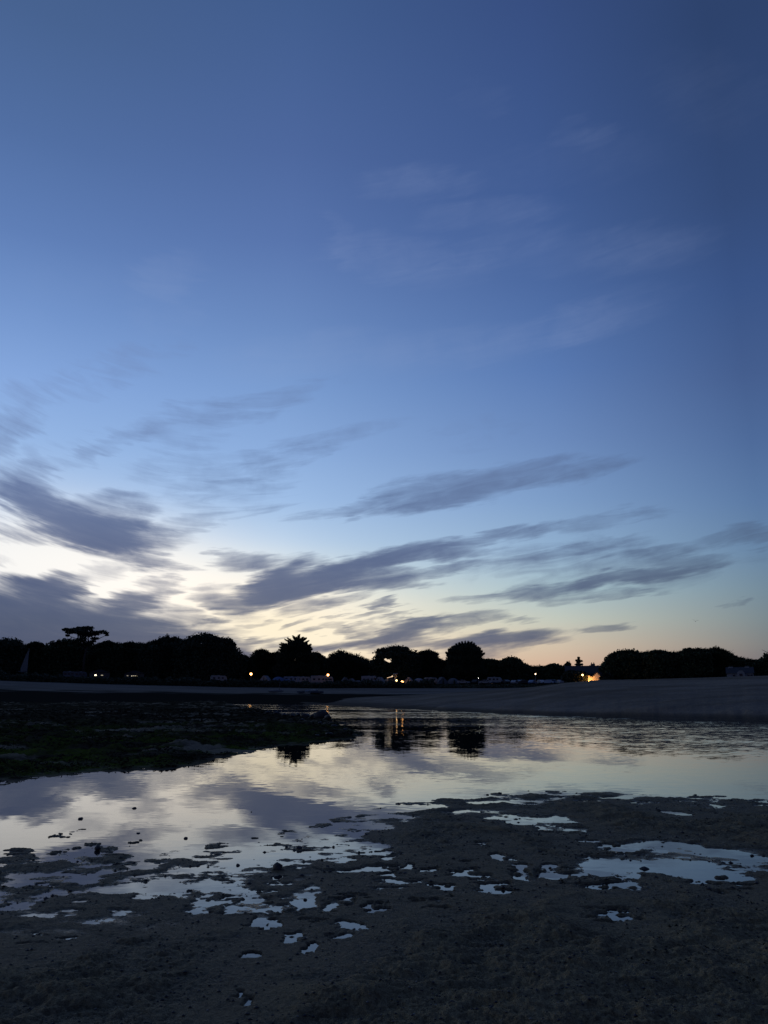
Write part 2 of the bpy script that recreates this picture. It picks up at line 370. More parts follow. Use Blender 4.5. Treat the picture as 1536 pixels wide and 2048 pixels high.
def h_flat(x, y):
    r = np.hypot(x, y); az = np.degrees(np.arctan2(x, y))
    e = near_edge(np.clip(az, -60, 60))
    d = e - r                                   # >0 on the land side
    back = np.abs(az) > 60
    d = np.where(back, 6.0, d)
    az2 = np.clip(az, -40, 40)
    up = np.interp(az2, [-26, -6, 6, 30], [0.0075, 0.0070, 0.014, 0.016]); dn = np.interp(az2, [-26, -6, 6, 30], [0.009, 0.014, 0.035, 0.04])
    z = np.where(d > 0, 0.001 + up * np.minimum(d, 2.4) + 0.0035 * np.maximum(d - 2.4, 0), np.maximum(dn * d, -0.25))
    near = sstep(40, 12, r)
    wx = x + 0.22 * vnoise(x * 2.3, y * 2.3, 3) + 0.06 * vnoise(x * 8, y * 8, 5); wy = y + 0.22 * vnoise(x * 2.3 + 9, y * 2.3, 4) + 0.06 * vnoise(x * 8, y * 8 + 5, 6)
    lumps = 0.019 * fbm(wx * 1.15, wy * 1.9, 2, 21) + 0.022 * fbm(wx * 3.1, wy * 4.2, 3, 31, 0.5)
    z = z + near * lumps * (0.85 + 1.5 * sstep(.5, 2.6, d) + 0.7 * sstep(1.4, .2, np.abs(d)))
    z = z + near * (0.010 + 0.014 * sstep(.4, 2.2, d)) * fbm(x * 9, y * 11, 4, 41, 0.62) + sstep(14, 7, r) * 0.0055 * fbm(x * 62, y * 66, 2, 51, 0.6)
    # feathery rims of the pools and islets
    jx = x + 0.15 * fbm(x * 5, y * 5, 4, 61, .65); jy = y + 0.30 * fbm(x * 3 + 3, y * 6, 4, 62, .65)
    P = np.zeros_like(z); Hh = np.zeros_like(z); W = np.zeros_like(z)
    for lst, tgt in ((POOLS, P), (HUMPS, Hh)):
        for (cx, cy, a, b) in lst:
            m = (np.abs(x - cx) < a * 3 + .4) & (np.abs(y - cy) < b * 3 + .7)
            if not m.any(): continue
            q = ((jx[m] - cx) / a) ** 2 + ((jy[m] - cy) / b) ** 2
            tgt[m] = np.maximum(tgt[m], sstep(2.0, 0.6, q))
            if tgt is P: W[m] = np.maximum(W[m], sstep(1, 0, (((x[m] - cx) / (a + .3)) ** 2 + ((y[m] - cy) / (b + .55)) ** 2) / 2.2))
    # away from pools and the edge the flat stays just clear of the water
    clear = sstep(0.7, 2.4, d) * (1 - sstep(0.0, 0.3, P)) * np.interp(az2, [-26, -8, 8], [0.80, 0.86, 0.97])
    floor_ = 0.008 + 0.75 * np.abs(z - 0.008)
    z = np.where(z < 0.010, z + clear * (floor_ - z), z)
    z = np.where(z > 0.008, 0.008 + (z - 0.008) * (1 - 0.82 * W), z)
    z = z + near * 0.0085 * np.where(z > 0.009, 1, 0) * np.abs(fbm(x * 13, y * 15, 4, 47, 0.62)) * 1.35 * (1 - .75 * W)
    fine = fbm(x * 5.5, y * 8.0, 4, 43, 0.62)
    big_ = sstep(-1.2, 0.3, d) * sstep(2.8, 1.6, d)
    z = z * (1 - P) + P * (-0.0072 + 0.55 * lumps + (0.006 + 0.010 * big_) * fine)
    z = z + near * 0.010 * fine * sstep(1.6, 0.3, np.abs(d - 0.2))
    z = z + Hh * np.clip(0.003 - z + 0.5 * lumps + 0.004, 0, 0.03)
    return z


def h_bank(x, y):
    r = np.hypot(x, y); az = np.degrees(np.arctan2(x, y)); a2 = np.clip(az, -45, 45)
    n, f = bank_near(a2), bank_far(a2)
    jit = 1 + 0.035 * fbm(x * 0.35, y * 0.35, 3, 5) + 0.022 * fbm(x * 1.8, y * 1.8, 4, 6, .6)
    d = np.minimum(r * jit - n, (f - r * jit) * 0.6)
    z = np.where(d > 0, 0.125 * (1 - np.exp(-d / 5.0)) + 0.015, 0.05 * d)
    z = z - np.where(d > -1, 0.07 * sstep(-9.5, -3.5, az), 0)
    big = fbm(x * 0.22, y * 0.22, 4, 71)
    rock = np.abs(fbm(x * 0.9, y * 0.9, 4, 81, 0.55))
    amp = sstep(-0.3, 6.0, d)
    tuft = np.clip(fbm(x * 1.1 + 30, y * 1.1, 4, 83, 0.6) - 0.02, 0, 1)
    z = z + amp * (0.12 * big + 0.16 * (0.32 - rock) + 0.22 * tuft) * (1 - 0.35 * sstep(40, 70, r)) + sstep(-0.4, 1, d) * (0.07 * fbm(x * 3.5, y * 3.5, 4, 91, 0.6) - .02)
    z = z + sstep(110, 170, r) * 0.3
    return np.maximum(z, -0.3)


def h_bar(x, y):
    r = np.hypot(x, y); az = np.degrees(np.arctan2(x, y)); a2 = np.clip(az, -45, 50)
    n = bar_near(a2) * (1 + 0.012 * fbm(a2 * 0.8, a2 * 0.2, 3, 15)); t = bar_top(a2)
    c = n * 1.75
    zc = np.maximum(CAM_H + t * c, 0.25)
    u = np.clip((r - n) / (c - n), -0.5, 3)
    z = np.where(u < 0, 0.035 * (r - n), zc * np.where(u < 1, 0.10 * sstep(0, 0.05, u) + 0.90 * (1 - (1 - np.clip(u, 0, 1)) ** 1.75), 1 - 0.16 * sstep(1, 2.2, u)))
    on = sstep(0, 0.06, u)
    z = z + on * (0.05 * fbm(x * 0.12, y * 0.5, 4, 25) + 0.30 * sstep(0.42, 0.02, u) * sstep(-.02, .03, u) * fbm(x * 0.16, y * 0.42, 5, 35, 0.6) + 0.012 * fbm(x * 1.1, y * 3, 3, 45))
    z = np.where(az < -14, -0.3, z)
    return np.maximum(z, -0.3)


R0, R1 = 165.0, 268.0


def h_shore(x, y):
    r = np.hypot(x, y); az = np.degrees(np.arctan2(x, y)); a2 = np.clip(az, -50, 50)
    z0 = CAM_H + beach_low(a2) * R0; z1 = CAM_H + beach_high(a2) * R1; z2 = CAM_H + land_el(a2) * 288
    z = np.interp(0, [0, 1], [0, 1]) + z0 * sstep(105, R0, r) - 0.25 * sstep(R0, 105, r)
    u = np.clip((r - R0) / (R1 - R0), 0, 1)
    z = np.where(r > R0, z0 + (z1 - z0) * (0.35 * u + 0.65 * u ** 1.5), z)
    z = z + sstep(R1, 288, r) * (z2 - z1)
    z = z + 0.16 * sstep(120, 170, r) * fbm(x * 0.08, y * 0.2, 4, 55) + 0.5 * sstep(285, 340, r) * fbm(x * 0.02, y * 0.02, 3, 65)
    return z


def land_z(x, y):
    return float(h_shore(np.array([x * 1.0]), np.array([y * 1.0]))[0])


def new_mesh(name, V, F, mat, smooth=False, parent=None, loc=None):
    me = bpy.data.meshes.new(name)
    V = np.asarray(V, dtype=np.float32)
    if isinstance(F, np.ndarray):
        k = F.shape[1]
        me.vertices.add(len(V)); me.vertices.foreach_set('co', V.ravel())
        me.loops.add(F.size); me.loops.foreach_set('vertex_index', F.astype(np.int32).ravel())
        me.polygons.add(len(F)); me.polygons.foreach_set('loop_start', np.arange(len(F), dtype=np.int32) * k)
        me.update(calc_edges=True); me.validate()
    else:
        me.from_pydata([tuple(v) for v in V], [], F)
    if mat is not None: me.materials.append(mat)
    if smooth: me.polygons.foreach_set('use_smooth', np.ones(len(me.polygons), dtype=bool))
    o = bpy.data.objects.new(name, me); COL.objects.link(o)
    if parent is not None: o.parent = parent
    if loc is not None: o.location = loc
    return o


def tag(o, label=None, cat=None, group=None, kind=None):
    if label: o['label'] = label
    if cat: o['category'] = cat
    if group: o['group'] = group
    if kind: o['kind'] = kind
    return o


def patch(name, azs, rs, hf, mat, cut=None, closed=False):
    A, Q = np.meshgrid(np.radians(azs), rs)
    X = Q * np.sin(A); Y = Q * np.cos(A)
    Z = hf(X, Y)
    nr, na = X.shape
    idx = np.arange(nr * na).reshape(nr, na)
    F = np.stack([idx[:-1, :-1], idx[:-1, 1:], idx[1:, 1:], idx[1:, :-1]], -1).reshape(-1, 4)[:, ::-1]
    V = np.stack([X, Y, Z], -1).reshape(-1, 3)
    if cut is not None:
        zz = V[:, 2][F].max(1); F = F[zz > cut]
        used = np.unique(F); m = -np.ones(len(V), dtype=np.int64); m[used] = np.arange(len(used)); V = V[used]; F = m[F]
    o = new_mesh(name, V, F, mat, smooth=True)
    return tag(o, kind='structure')


# ------------------------------------------------------------------ materials
def material(name):
    m = bpy.data.materials.new(name); m.use_nodes = True
    nt = m.node_tree; p = nt.nodes['Principled BSDF']
    return m, nt, p


def pos(nt):
    g = nt.nodes.new('ShaderNodeNewGeometry')
    return g.outputs['Position']


def scaled(nt, v, s):
    return vnode('MULTIPLY', v, s, nt=nt)


def bump(nt, p, h, strength, distance):
    b = nt.nodes.new('ShaderNodeBump'); b.inputs['Strength'].default_value = strength; b.inputs['Distance'].default_value = distance
    nt.links.new(h, b.inputs['Height']); nt.links.new(b.outputs[0], p.inputs['Normal'])


def plain(name, rgb, rough=0.7, metal=0.0, var=0.25, scale=3.0):
    m, nt, p = material(name)
    P = pos(nt); n = noise(P, scale, 3, nt=nt)
    c = mixc(mapr(n, 0.3, 0.7, 0, 1, nt=nt), tuple(v * (1 - var) for v in rgb), tuple(v * (1 + var) for v in rgb), nt=nt)
    nt.links.new(c, p.inputs['Base Color']); p.inputs['Roughness'].default_value = rough; p.inputs['Metallic'].default_value = metal
    return m


def mat_mud():
    m, nt, p = material('wet_gravelly_mud')
    P = pos(nt)
    n1 = noise(P, 2.6, 5, 0.6, nt=nt); n2 = noise(P, 38, 4, 0.65, nt=nt); n3 = noise(P, 160, 2, 0.6, nt=nt)
    v = nt.nodes.new('ShaderNodeTexVoronoi'); v.inputs['Scale'].default_value = 42; nt.links.new(P, v.inputs['Vector'])
    c = mixc(mapr(n1, 0.36, 0.64, 0, 1, nt=nt), (0.084, 0.068, 0.038), (0.215, 0.168, 0.086), nt=nt)
    c = mixc(mapr(n2, 0.35, 0.68, 0, 1, nt=nt), c, (0.33, 0.262, 0.140), nt=nt)
    c = mixc(mapr(n3, 0.52, 0.72, 0, 0.7, nt=nt), c, (0.034, 0.030, 0.018), nt=nt)
    sx_ = nt.nodes.new('ShaderNodeSeparateXYZ'); nt.links.new(P, sx_.inputs[0])
    wet = mapr(sx_.outputs[2], 0.0, 0.035, 1, 0, nt=nt)
    c = mixc(mnode('MULTIPLY', wet, 0.5, nt=nt), c, (0.040, 0.034, 0.024), nt=nt)
    nt.links.new(c, p.inputs['Base Color'])
    sheen = mapr(sx_.outputs[2], 0.0, 0.007, 1, 0, True, nt=nt)
    nt.links.new(mnode('MULTIPLY_ADD', sheen, -0.42, mapr(wet, 0, 1, 0.9, 0.66, nt=nt), nt=nt), p.inputs['Roughness'])
    p.inputs['Specular IOR Level'].default_value = 0.2
    h = mnode('ADD', mnode('MULTIPLY', n2, 0.7, nt=nt), mnode('MULTIPLY', n3, 0.5, nt=nt), nt=nt)
    h = mnode('SUBTRACT', h, mnode('MULTIPLY', v.outputs['Distance'], 0.25, nt=nt), nt=nt)
    bump(nt, p, h, 1.0, 0.035)
    return m


def mat_sand(name, lo, hi, rough=0.85):
    m, nt, p = material(name)
    P = pos(nt)
    n1 = noise(scaled(nt, P, (0.05, 0.22, 0.6)), 1.0, 5, 0.6, nt=nt); n2 = noise(P, 3.0, 4, 0.65, nt=nt)
    c = mixc(mapr(n1, 0.38, 0.62, 0, 1, nt=nt), lo, hi, nt=nt)
    c = mixc(mapr(n2, 0.4, 0.75, 0, 0.35, nt=nt), c, tuple(v * 0.55 for v in lo), nt=nt)
    sx_ = nt.nodes.new('ShaderNodeSeparateXYZ'); nt.links.new(P, sx_.inputs[0])
    tl = noise(scaled(nt, P, (0.012, 0.012, 2.6)), 1.0, 4, 0.6, nt=nt)          # old tide lines follow the height
    c = mixc(mapr(tl, 0.50, 0.62, 0, 0.45, nt=nt), c, tuple(v * 0.6 for v in lo), nt=nt)
    wet = mapr(sx_.outputs[2], 0.05, 0.42, 1, 0, True, nt=nt)
    c = mixc(mnode('MULTIPLY', wet, 0.7, nt=nt), c, tuple(v * 0.35 for v in lo), nt=nt)
    nt.links.new(c, p.inputs['Base Color']); p.inputs['Roughness'].default_value = rough
    p.inputs['Specular IOR Level'].default_value = 0.0 
    bump(nt, p, mnode('ADD', n2, n1, nt=nt), 0.6, 0.12)
    return m


def mat_bank():
    m, nt, p = material('weedy_rock')
    P = pos(nt)
    n1 = noise(P, 0.35, 5, 0.6, nt=nt); n2 = noise(P, 2.4, 5, 0.65, nt=nt); n3 = noise(P, 14, 3, 0.6, nt=nt)
    c = mixc(mapr(n2, 0.42, 0.6, 0, 1, nt=nt), (0.015, 0.014, 0.009), (0.060, 0.051, 0.032), nt=nt)
    sx_ = nt.nodes.new('ShaderNodeSeparateXYZ'); nt.links.new(P, sx_.inputs[0])
    g = mnode('MULTIPLY', mapr(n1, 0.44, 0.6, 0, 1, True, nt=nt), mapr(sx_.outputs[1], 22, 50, 1, 0, True, nt=nt), nt=nt)
    c = mixc(mnode('MULTIPLY', g, mapr(n3, 0.35, 0.6, 0.25, 1, nt=nt), nt=nt), c, (0.075, 0.105, 0.014), nt=nt)
    mud = mapr(mnode('ADD', sx_.outputs[2], mnode('MULTIPLY', n2, 0.08, nt=nt), nt=nt), 0.025, 0.075, 1, 0, True, nt=nt)
    c = mixc(mnode('MULTIPLY', mud, 0.8, nt=nt), c, (0.20, 0.168, 0.115), nt=nt)
    pm_ = noise(scaled(nt, P, (0.16, 0.30, 1)), 1.0, 5, 0.62, nt=nt)             # bare muddy lanes between the weed
    c = mixc(mapr(pm_, 0.55, 0.62, 0, 0.9, nt=nt), c, (0.235, 0.195, 0.135), nt=nt)
    nt.links.new(c, p.inputs['Base Color']); p.inputs['Roughness'].default_value = 0.85
    p.inputs['Specular IOR Level'].default_value = 0.0 
    bump(nt, p, mnode('ADD', n2, mnode('MULTIPLY', n3, 0.5, nt=nt), nt=nt), 1.0, 0.08)
    return m


def mat_land():
    m, nt, p = material('beach_and_turf')
    P = pos(nt)
    n1 = noise(scaled(nt, P, (0.05, 0.12, 1)), 1.0, 5, 0.6, nt=nt); n2 = noise(P, 1.2, 4, 0.6, nt=nt)
    c = mixc(mapr(n1, 0.35, 0.65, 0, 1, nt=nt), (0.165, 0.142, 0.110), (0.225, 0.196, 0.158), nt=nt)
    le = vnode('LENGTH', P, nt=nt)
    weed = mnode('ADD', le, mnode('MULTIPLY', mnode('SUBTRACT', n1, 0.5, nt=nt), 60.0, nt=nt), nt=nt)
    c = mixc(mapr(weed, 205, 222, 1, 0, True, nt=nt), c, (0.024, 0.023, 0.018), nt=nt)      # wrack and weed below the strand
    tf = mnode('ADD', le, mnode('MULTIPLY', mnode('SUBTRACT', n2, 0.5, nt=nt), 8.0, nt=nt), nt=nt)
    c = mixc(mapr(tf, 266, 270, 0, 1, nt=nt), c, (0.022, 0.030, 0.016), nt=nt)               # turf of the dune top
    nt.links.new(c, p.inputs['Base Color']); p.inputs['Roughness'].default_value = 0.9
    p.inputs['Specular IOR Level'].default_value = 0.0 
    bump(nt, p, n2, 0.7, 0.3)
    return m


def mat_water():
    m, nt, p = material('tide_water')
    P = pos(nt)
    p.inputs['Base Color'].default_value = (0.012, 0.015, 0.017, 1)
    p.inputs['Roughness'].default_value = 0.0; p.inputs['IOR'].default_value = 1.33
    sx_ = nt.nodes.new('ShaderNodeSeparateXYZ'); nt.links.new(P, sx_.inputs[0])
    far = mapr(vnode('LENGTH', P, nt=nt), 11, 62, 0, 1, nt=nt)
    far = mnode('MULTIPLY', far, far, nt=nt)
    patchy = mapr(noise(scaled(nt, P, (0.03, 0.11, 1)), 1.0, 3, 0.55, nt=nt), 0.36, 0.62, 0.25, 1.2, nt=nt)
    amp = mnode('MULTIPLY', mnode('MULTIPLY_ADD', far, 0.25, 0.014, nt=nt), patchy, nt=nt)
    breeze = mnode('MULTIPLY', mapr(sx_.outputs[0], 3.0, 10.0, 0, 1, True, nt=nt), mapr(sx_.outputs[1], 15.5, 30.0, 0, 1, True, nt=nt), nt=nt)   # the open right side is ruffled
    amp = mnode('MULTIPLY_ADD', breeze, 0.085, amp, nt=nt)
    n1 = noise(scaled(nt, P, (1.0, 2.6, 1)), 3.4, 3, 0.6, nt=nt, out=1)
    n2 = noise(scaled(nt, P, (1.0, 1.6, 1)), 0.5, 2, 0.5, nt=nt, out=1)
    d = vnode('ADD', vnode('SUBTRACT', n1, (0.5, 0.5, 0.5), nt=nt), vnode('MULTIPLY', vnode('SUBTRACT', n2, (0.5, 0.5, 0.5), nt=nt), (0.3, 0.4, 0), nt=nt), nt=nt)
    d = vnode('MULTIPLY', d, (0.7, 1.25, 0.0), nt=nt)
    d = vnode('MULTIPLY', d, combine(amp, amp, 0.0, nt=nt), nt=nt)
    nrm_ = vnode('NORMALIZE', vnode('ADD', d, (0, 0, 1), nt=nt), nt=nt)
    nt.links.new(nrm_, p.inputs['Normal'])
    return m


M_mud = mat_mud(); M_bank = mat_bank(); M_land = mat_land(); M_water = mat_water()
M_bar = mat_sand('sandbank_sand', (0.185, 0.153, 0.112), (0.265, 0.222, 0.166))
M_seabed = plain('seabed_sand', (0.06, 0.058, 0.05), 0.9, scale=0.2)
M_bark = plain('bark', (0.045, 0.038, 0.03), 0.9, scale=6)
M_leaf = plain('leaf_green', (0.045, 0.060, 0.028), 0.85, var=0.4, scale=0.6); M_leaf.node_tree.nodes['Principled BSDF'].inputs['Specular IOR Level'].default_value = 0.15
M_needle = plain('needle_green', (0.040, 0.052, 0.030), 0.85, var=0.4, scale=0.6); M_needle.node_tree.nodes['Principled BSDF'].inputs['Specular IOR Level'].default_value = 0.15
M_scrub = plain('scrub_green', (0.035, 0.045, 0.022), 0.9, var=0.4, scale=1.5)
M_weed = plain('bladder_wrack', (0.026, 0.024, 0.015), 0.6, var=0.4, scale=4)
M_algae = plain('green_algae', (0.070, 0.095, 0.016), 0.6, var=0.4, scale=4)
for m_ in (M_weed, M_algae):
    m_.node_tree.nodes['Principled BSDF'].inputs['Roughness'].default_value = 0.95; m_.node_tree.nodes['Principled BSDF'].inputs['Specular IOR Level'].default_value = 0.1
M_stone = plain('dark_stone', (0.035, 0.034, 0.033), 0.7, var=0.4, scale=20)
M_shell = plain('shell_grit', (0.16, 0.15, 0.13), 0.7, var=0.6, scale=30)
M_white = plain('dimmed_white_paint', (0.24, 0.24, 0.235), 0.5, var=0.06)  # white with the shade over the camp put into one even, darker colour
M_render = plain('weathered_render', (0.24, 0.235, 0.22), 0.9, var=0.08, scale=1.5)
M_glass = plain('dark_glass', (0.02, 0.022, 0.026), 0.08, var=0.1)
M_slate = plain('slate_roof', (0.035, 0.037, 0.042), 0.95, var=0.2, scale=2)
M_rubber = plain('rubber', (0.02, 0.02, 0.02), 0.8)
M_metal = plain('galvanised_metal', (0.25, 0.26, 0.27), 0.5, 0.6, var=0.1)
M_wood = plain('weathered_wood', (0.10, 0.085, 0.07), 0.85, var=0.25)
M_sail = plain('sailcloth', (0.20, 0.195, 0.18), 0.8, var=0.06)
M_granite = plain('granite', (0.09, 0.085, 0.08), 0.85, var=0.25, scale=1.2)


def emit(name, rgb, s):
    m, nt, p = material(name)
    p.inputs['Base Color'].default_value = (*rgb, 1); p.inputs['Emission Color'].default_value = (*rgb, 1); p.inputs['Emission Strength'].default_value = s
    return m


# ------------------------------------------------------------------ ground and water
def spread(lo, mid, hi, nmid, nside):
    a = np.linspace(-mid, mid, nmid)
    l = -np.geomspace(mid, hi, nside)[1:][::-1] if hi > mid else []
    return np.concatenate([l, a, -np.array(l)[::-1]])


az_all = np.concatenate([np.linspace(-180, -33, 60)[:-1], np.linspace(-33, 33, 960), np.linspace(33, 180, 60)[1:]])
patch('tidal_flat', az_all, np.concatenate([[0.05, 0.8, 1.6, 2.4], np.geomspace(3.0, 16, 640), np.geomspace(16.1, 60, 60)[0:]]), h_flat, M_mud)
patch('weedy_foreshore', np.linspace(-50, 4, 620), np.geomspace(13, 185, 620), h_bank, M_bank, cut=-0.12)
patch('sandbank', np.linspace(-13.9, 50, 500), np.geomspace(44, 260, 420), h_bar, M_bar, cut=-0.2)
patch('shore', np.linspace(-62, 62, 420), np.concatenate([np.linspace(110, 300, 200), np.linspace(304, 1500, 40)]), h_shore, M_land, cut=-0.2)
seabed = patch('seabed', np.linspace(-180, 180, 73), np.array([0.05, 30, 60, 200, 1500, 3000]), lambda x, y: np.where(np.hypot(x, y) < 65, -0.32, -0.32), M_seabed)
wx = [-700, 700]; wy = [2.5, 180]
water = new_mesh('water', [(-260, -8, 0), (260, -8, 0), (260, 175, 0), (-260, 175, 0)], [(0, 1, 2, 3)], M_water)
tag(water, kind='structure')
#SPLIT2
# ------------------------------------------------------------------ helpers for things
def empty(name, loc, rz=0.0, label=None, cat=None, group=None):
    o = bpy.data.objects.new(name, None); COL.objects.link(o)
    o.location = loc; o.rotation_euler = (0, 0, rz); o.empty_display_size = 0.3
    return tag(o, label, cat, group)


class MB:
    """collects simple solids into one mesh"""
    def __init__(s): s.v = []; s.f = []

    def add(s, v, f):
        n = len(s.v); s.v += [tuple(q) for q in v]; s.f += [tuple(i + n for i in q) for q in f]; return s

    def box(s, x0, x1, y0, y1, z0, z1):
        return s.add([(x0, y0, z0), (x1, y0, z0), (x1, y1, z0), (x0, y1, z0), (x0, y0, z1), (x1, y0, z1), (x1, y1, z1), (x0, y1, z1)],
                     [(0, 3, 2, 1), (4, 5, 6, 7), (0, 1, 5, 4), (1, 2, 6, 5), (2, 3, 7, 6), (3, 0, 4, 7)])

    def prism(s, prof, y0, y1, inset=0.0):
        """profile in x-z swept along y"""
        n = len(prof); v = []
        cx = sum(p[0] for p in prof) / n; cz = sum(p[1] for p in prof) / n
        lay = [(y0, 1 - inset), (y0 + 0.08, 1.0), (y1 - 0.08, 1.0), (y1, 1 - inset)] if inset else [(y0, 1), (y1, 1)]
        for y, k in lay: v += [(cx + (p[0] - cx) * k, y, cz + (p[1] - cz) * k) for p in prof]
        f = []
        for l in range(len(lay) - 1):
            for i in range(n): j = (i + 1) % n; f.append((l * n + i, l * n + j, (l + 1) * n + j, (l + 1) * n + i))
        f.append(tuple(range(n))[::-1]); f.append(tuple((len(lay) - 1) * n + i for i in range(n)))
        return s.add(v, f)

    def tube(s, pts, rad, n=7):
        v = []; f = []
        for k, (p, r) in enumerate(zip(pts, rad)):
            p = Vector(p); d = (Vector(pts[min(k + 1, len(pts) - 1)]) - Vector(pts[max(k - 1, 0)])).normalized()
            a = d.orthogonal().normalized(); b = d.cross(a)
            for i in range(n):
                t = 2 * math.pi * i / n; v.append(p + (a * math.cos(t) + b * math.sin(t)) * r)
        for k in range(len(pts) - 1):
            for i in range(n): j = (i + 1) % n; f.append((k * n + i, k * n + j, (k + 1) * n + j, (k + 1) * n + i))
        f.append(tuple(range(n))[::-1]); f.append(tuple((len(pts) - 1) * n + i for i in range(n)))
        return s.add(v, f)

    def ball(s, c, r, sx=1, sy=1, sz=1, seg=10, rings=6, jit=0.0):
        v = [(c[0], c[1], c[2] - r * sz)]; f = []
        for k in range(1, rings):
            th = math.pi * k / rings
            for i in range(seg):
                ph = 2 * math.pi * i / seg; q = r * (1 + random.uniform(-jit, jit))
                v.append((c[0] + q * sx * math.sin(th) * math.cos(ph), c[1] + q * sy * math.sin(th) * math.sin(ph), c[2] - q * sz * math.cos(th)))
        v.append((c[0], c[1], c[2] + r * sz)); top = len(v) - 1
        for i in range(seg):
            j = (i + 1) % seg
            f.append((0, 1 + j, 1 + i)); f.append((top, 1 + (rings - 2) * seg + i, 1 + (rings - 2) * seg + j))
            for k in range(rings - 2): a = 1 + k * seg; f.append((a + i, a + j, a + seg + j, a + seg + i))
        return s.add(v, f)

    def build(s, name, mat, parent=None, smooth=False, loc=None):
        return new_mesh(name, s.v, s.f, mat, smooth, parent, loc)


def bevel(o, w, seg=2):
    b = o.modifiers.new('bevel', 'BEVEL'); b.width = w; b.segments = seg; b.limit_method = 'ANGLE'
    return o


def copy_tree(o, parent=None):
    c = o.copy(); COL.objects.link(c); c.parent = parent
    for ch in o.children: copy_tree(ch, c)
    return c


def facing(px):
    """yaw that turns a thing's front (-y) to the bay"""
    return -R(azel(px, 1388)[0])


def land_at(px, D):
    p = atdist(px, 1388, D)
    return Vector((p.x, p.y, land_z(p.x, p.y)))


def on_ground(px, py, hf, r0, r1, n=700):
    """where the sight line through a point of the photograph meets a landform"""
    x, f, u = ray(px, py); k = math.hypot(x, f)
    rr = np.linspace(r0, r1, n); X = x / k * rr; Y = f / k * rr; zl = CAM_H + u / k * rr
    zz = hf(X, Y); w = np.nonzero(zz >= zl)[0]
    i = w[0] if len(w) else n // 2
    return Vector((X[i], Y[i], zz[i]))


# ------------------------------------------------------------------ trees
def leaf_cloud(C, S, dirs=None, stretch=1.0):
    """one ragged four-cornered leaf spray per centre"""
    n = len(C)
    a = rng.normal(size=(n, 3)); a /= np.linalg.norm(a, axis=1)[:, None]
    b = rng.normal(size=(n, 3))
    if dirs is not None: a = dirs * 0.85 + a * 0.35; a /= np.linalg.norm(a, axis=1)[:, None]
    b -= (b * a).sum(1)[:, None] * a; b /= np.linalg.norm(b, axis=1)[:, None]
    S = S[:, None]
    if dirs is not None:
        v = np.stack([C - a * S * 0.5 * stretch, C + b * S * 0.30, C + a * S * stretch, C - b * S * 0.30], 1)
    else:
        k = rng.uniform(0.55, 1.1, size=(n, 4, 1))
        v = np.stack([C - a * S * k[:, 0], C - b * S * k[:, 1], C + a * S * k[:, 2], C + b * S * k[:, 3]], 1)
    V = v.reshape(-1, 3); F = np.arange(n * 4).reshape(n, 4)
    return V, F


HOLES = [(778, 1321, 5.5, 3.0), (771, 1319, 2.5, 2), (1258, 1314, .6, .5), (1272, 1316, 1.6, .1), (1354, 1320, .7, .2), (1346, 1319, .4, .2), (796, 1315, 1.2, .7)]


def to_px(P):
    """projection, used to keep the sky gaps of the photograph open"""
    x, y, z = P[:, 0], P[:, 1], P[:, 2] - CAM_H
    d = y * math.cos(PITCH) + z * math.sin(PITCH); v = -y * math.sin(PITCH) + z * math.cos(PITCH)
    return 768 + x / d * FPX, 1024 - v / d * FPX


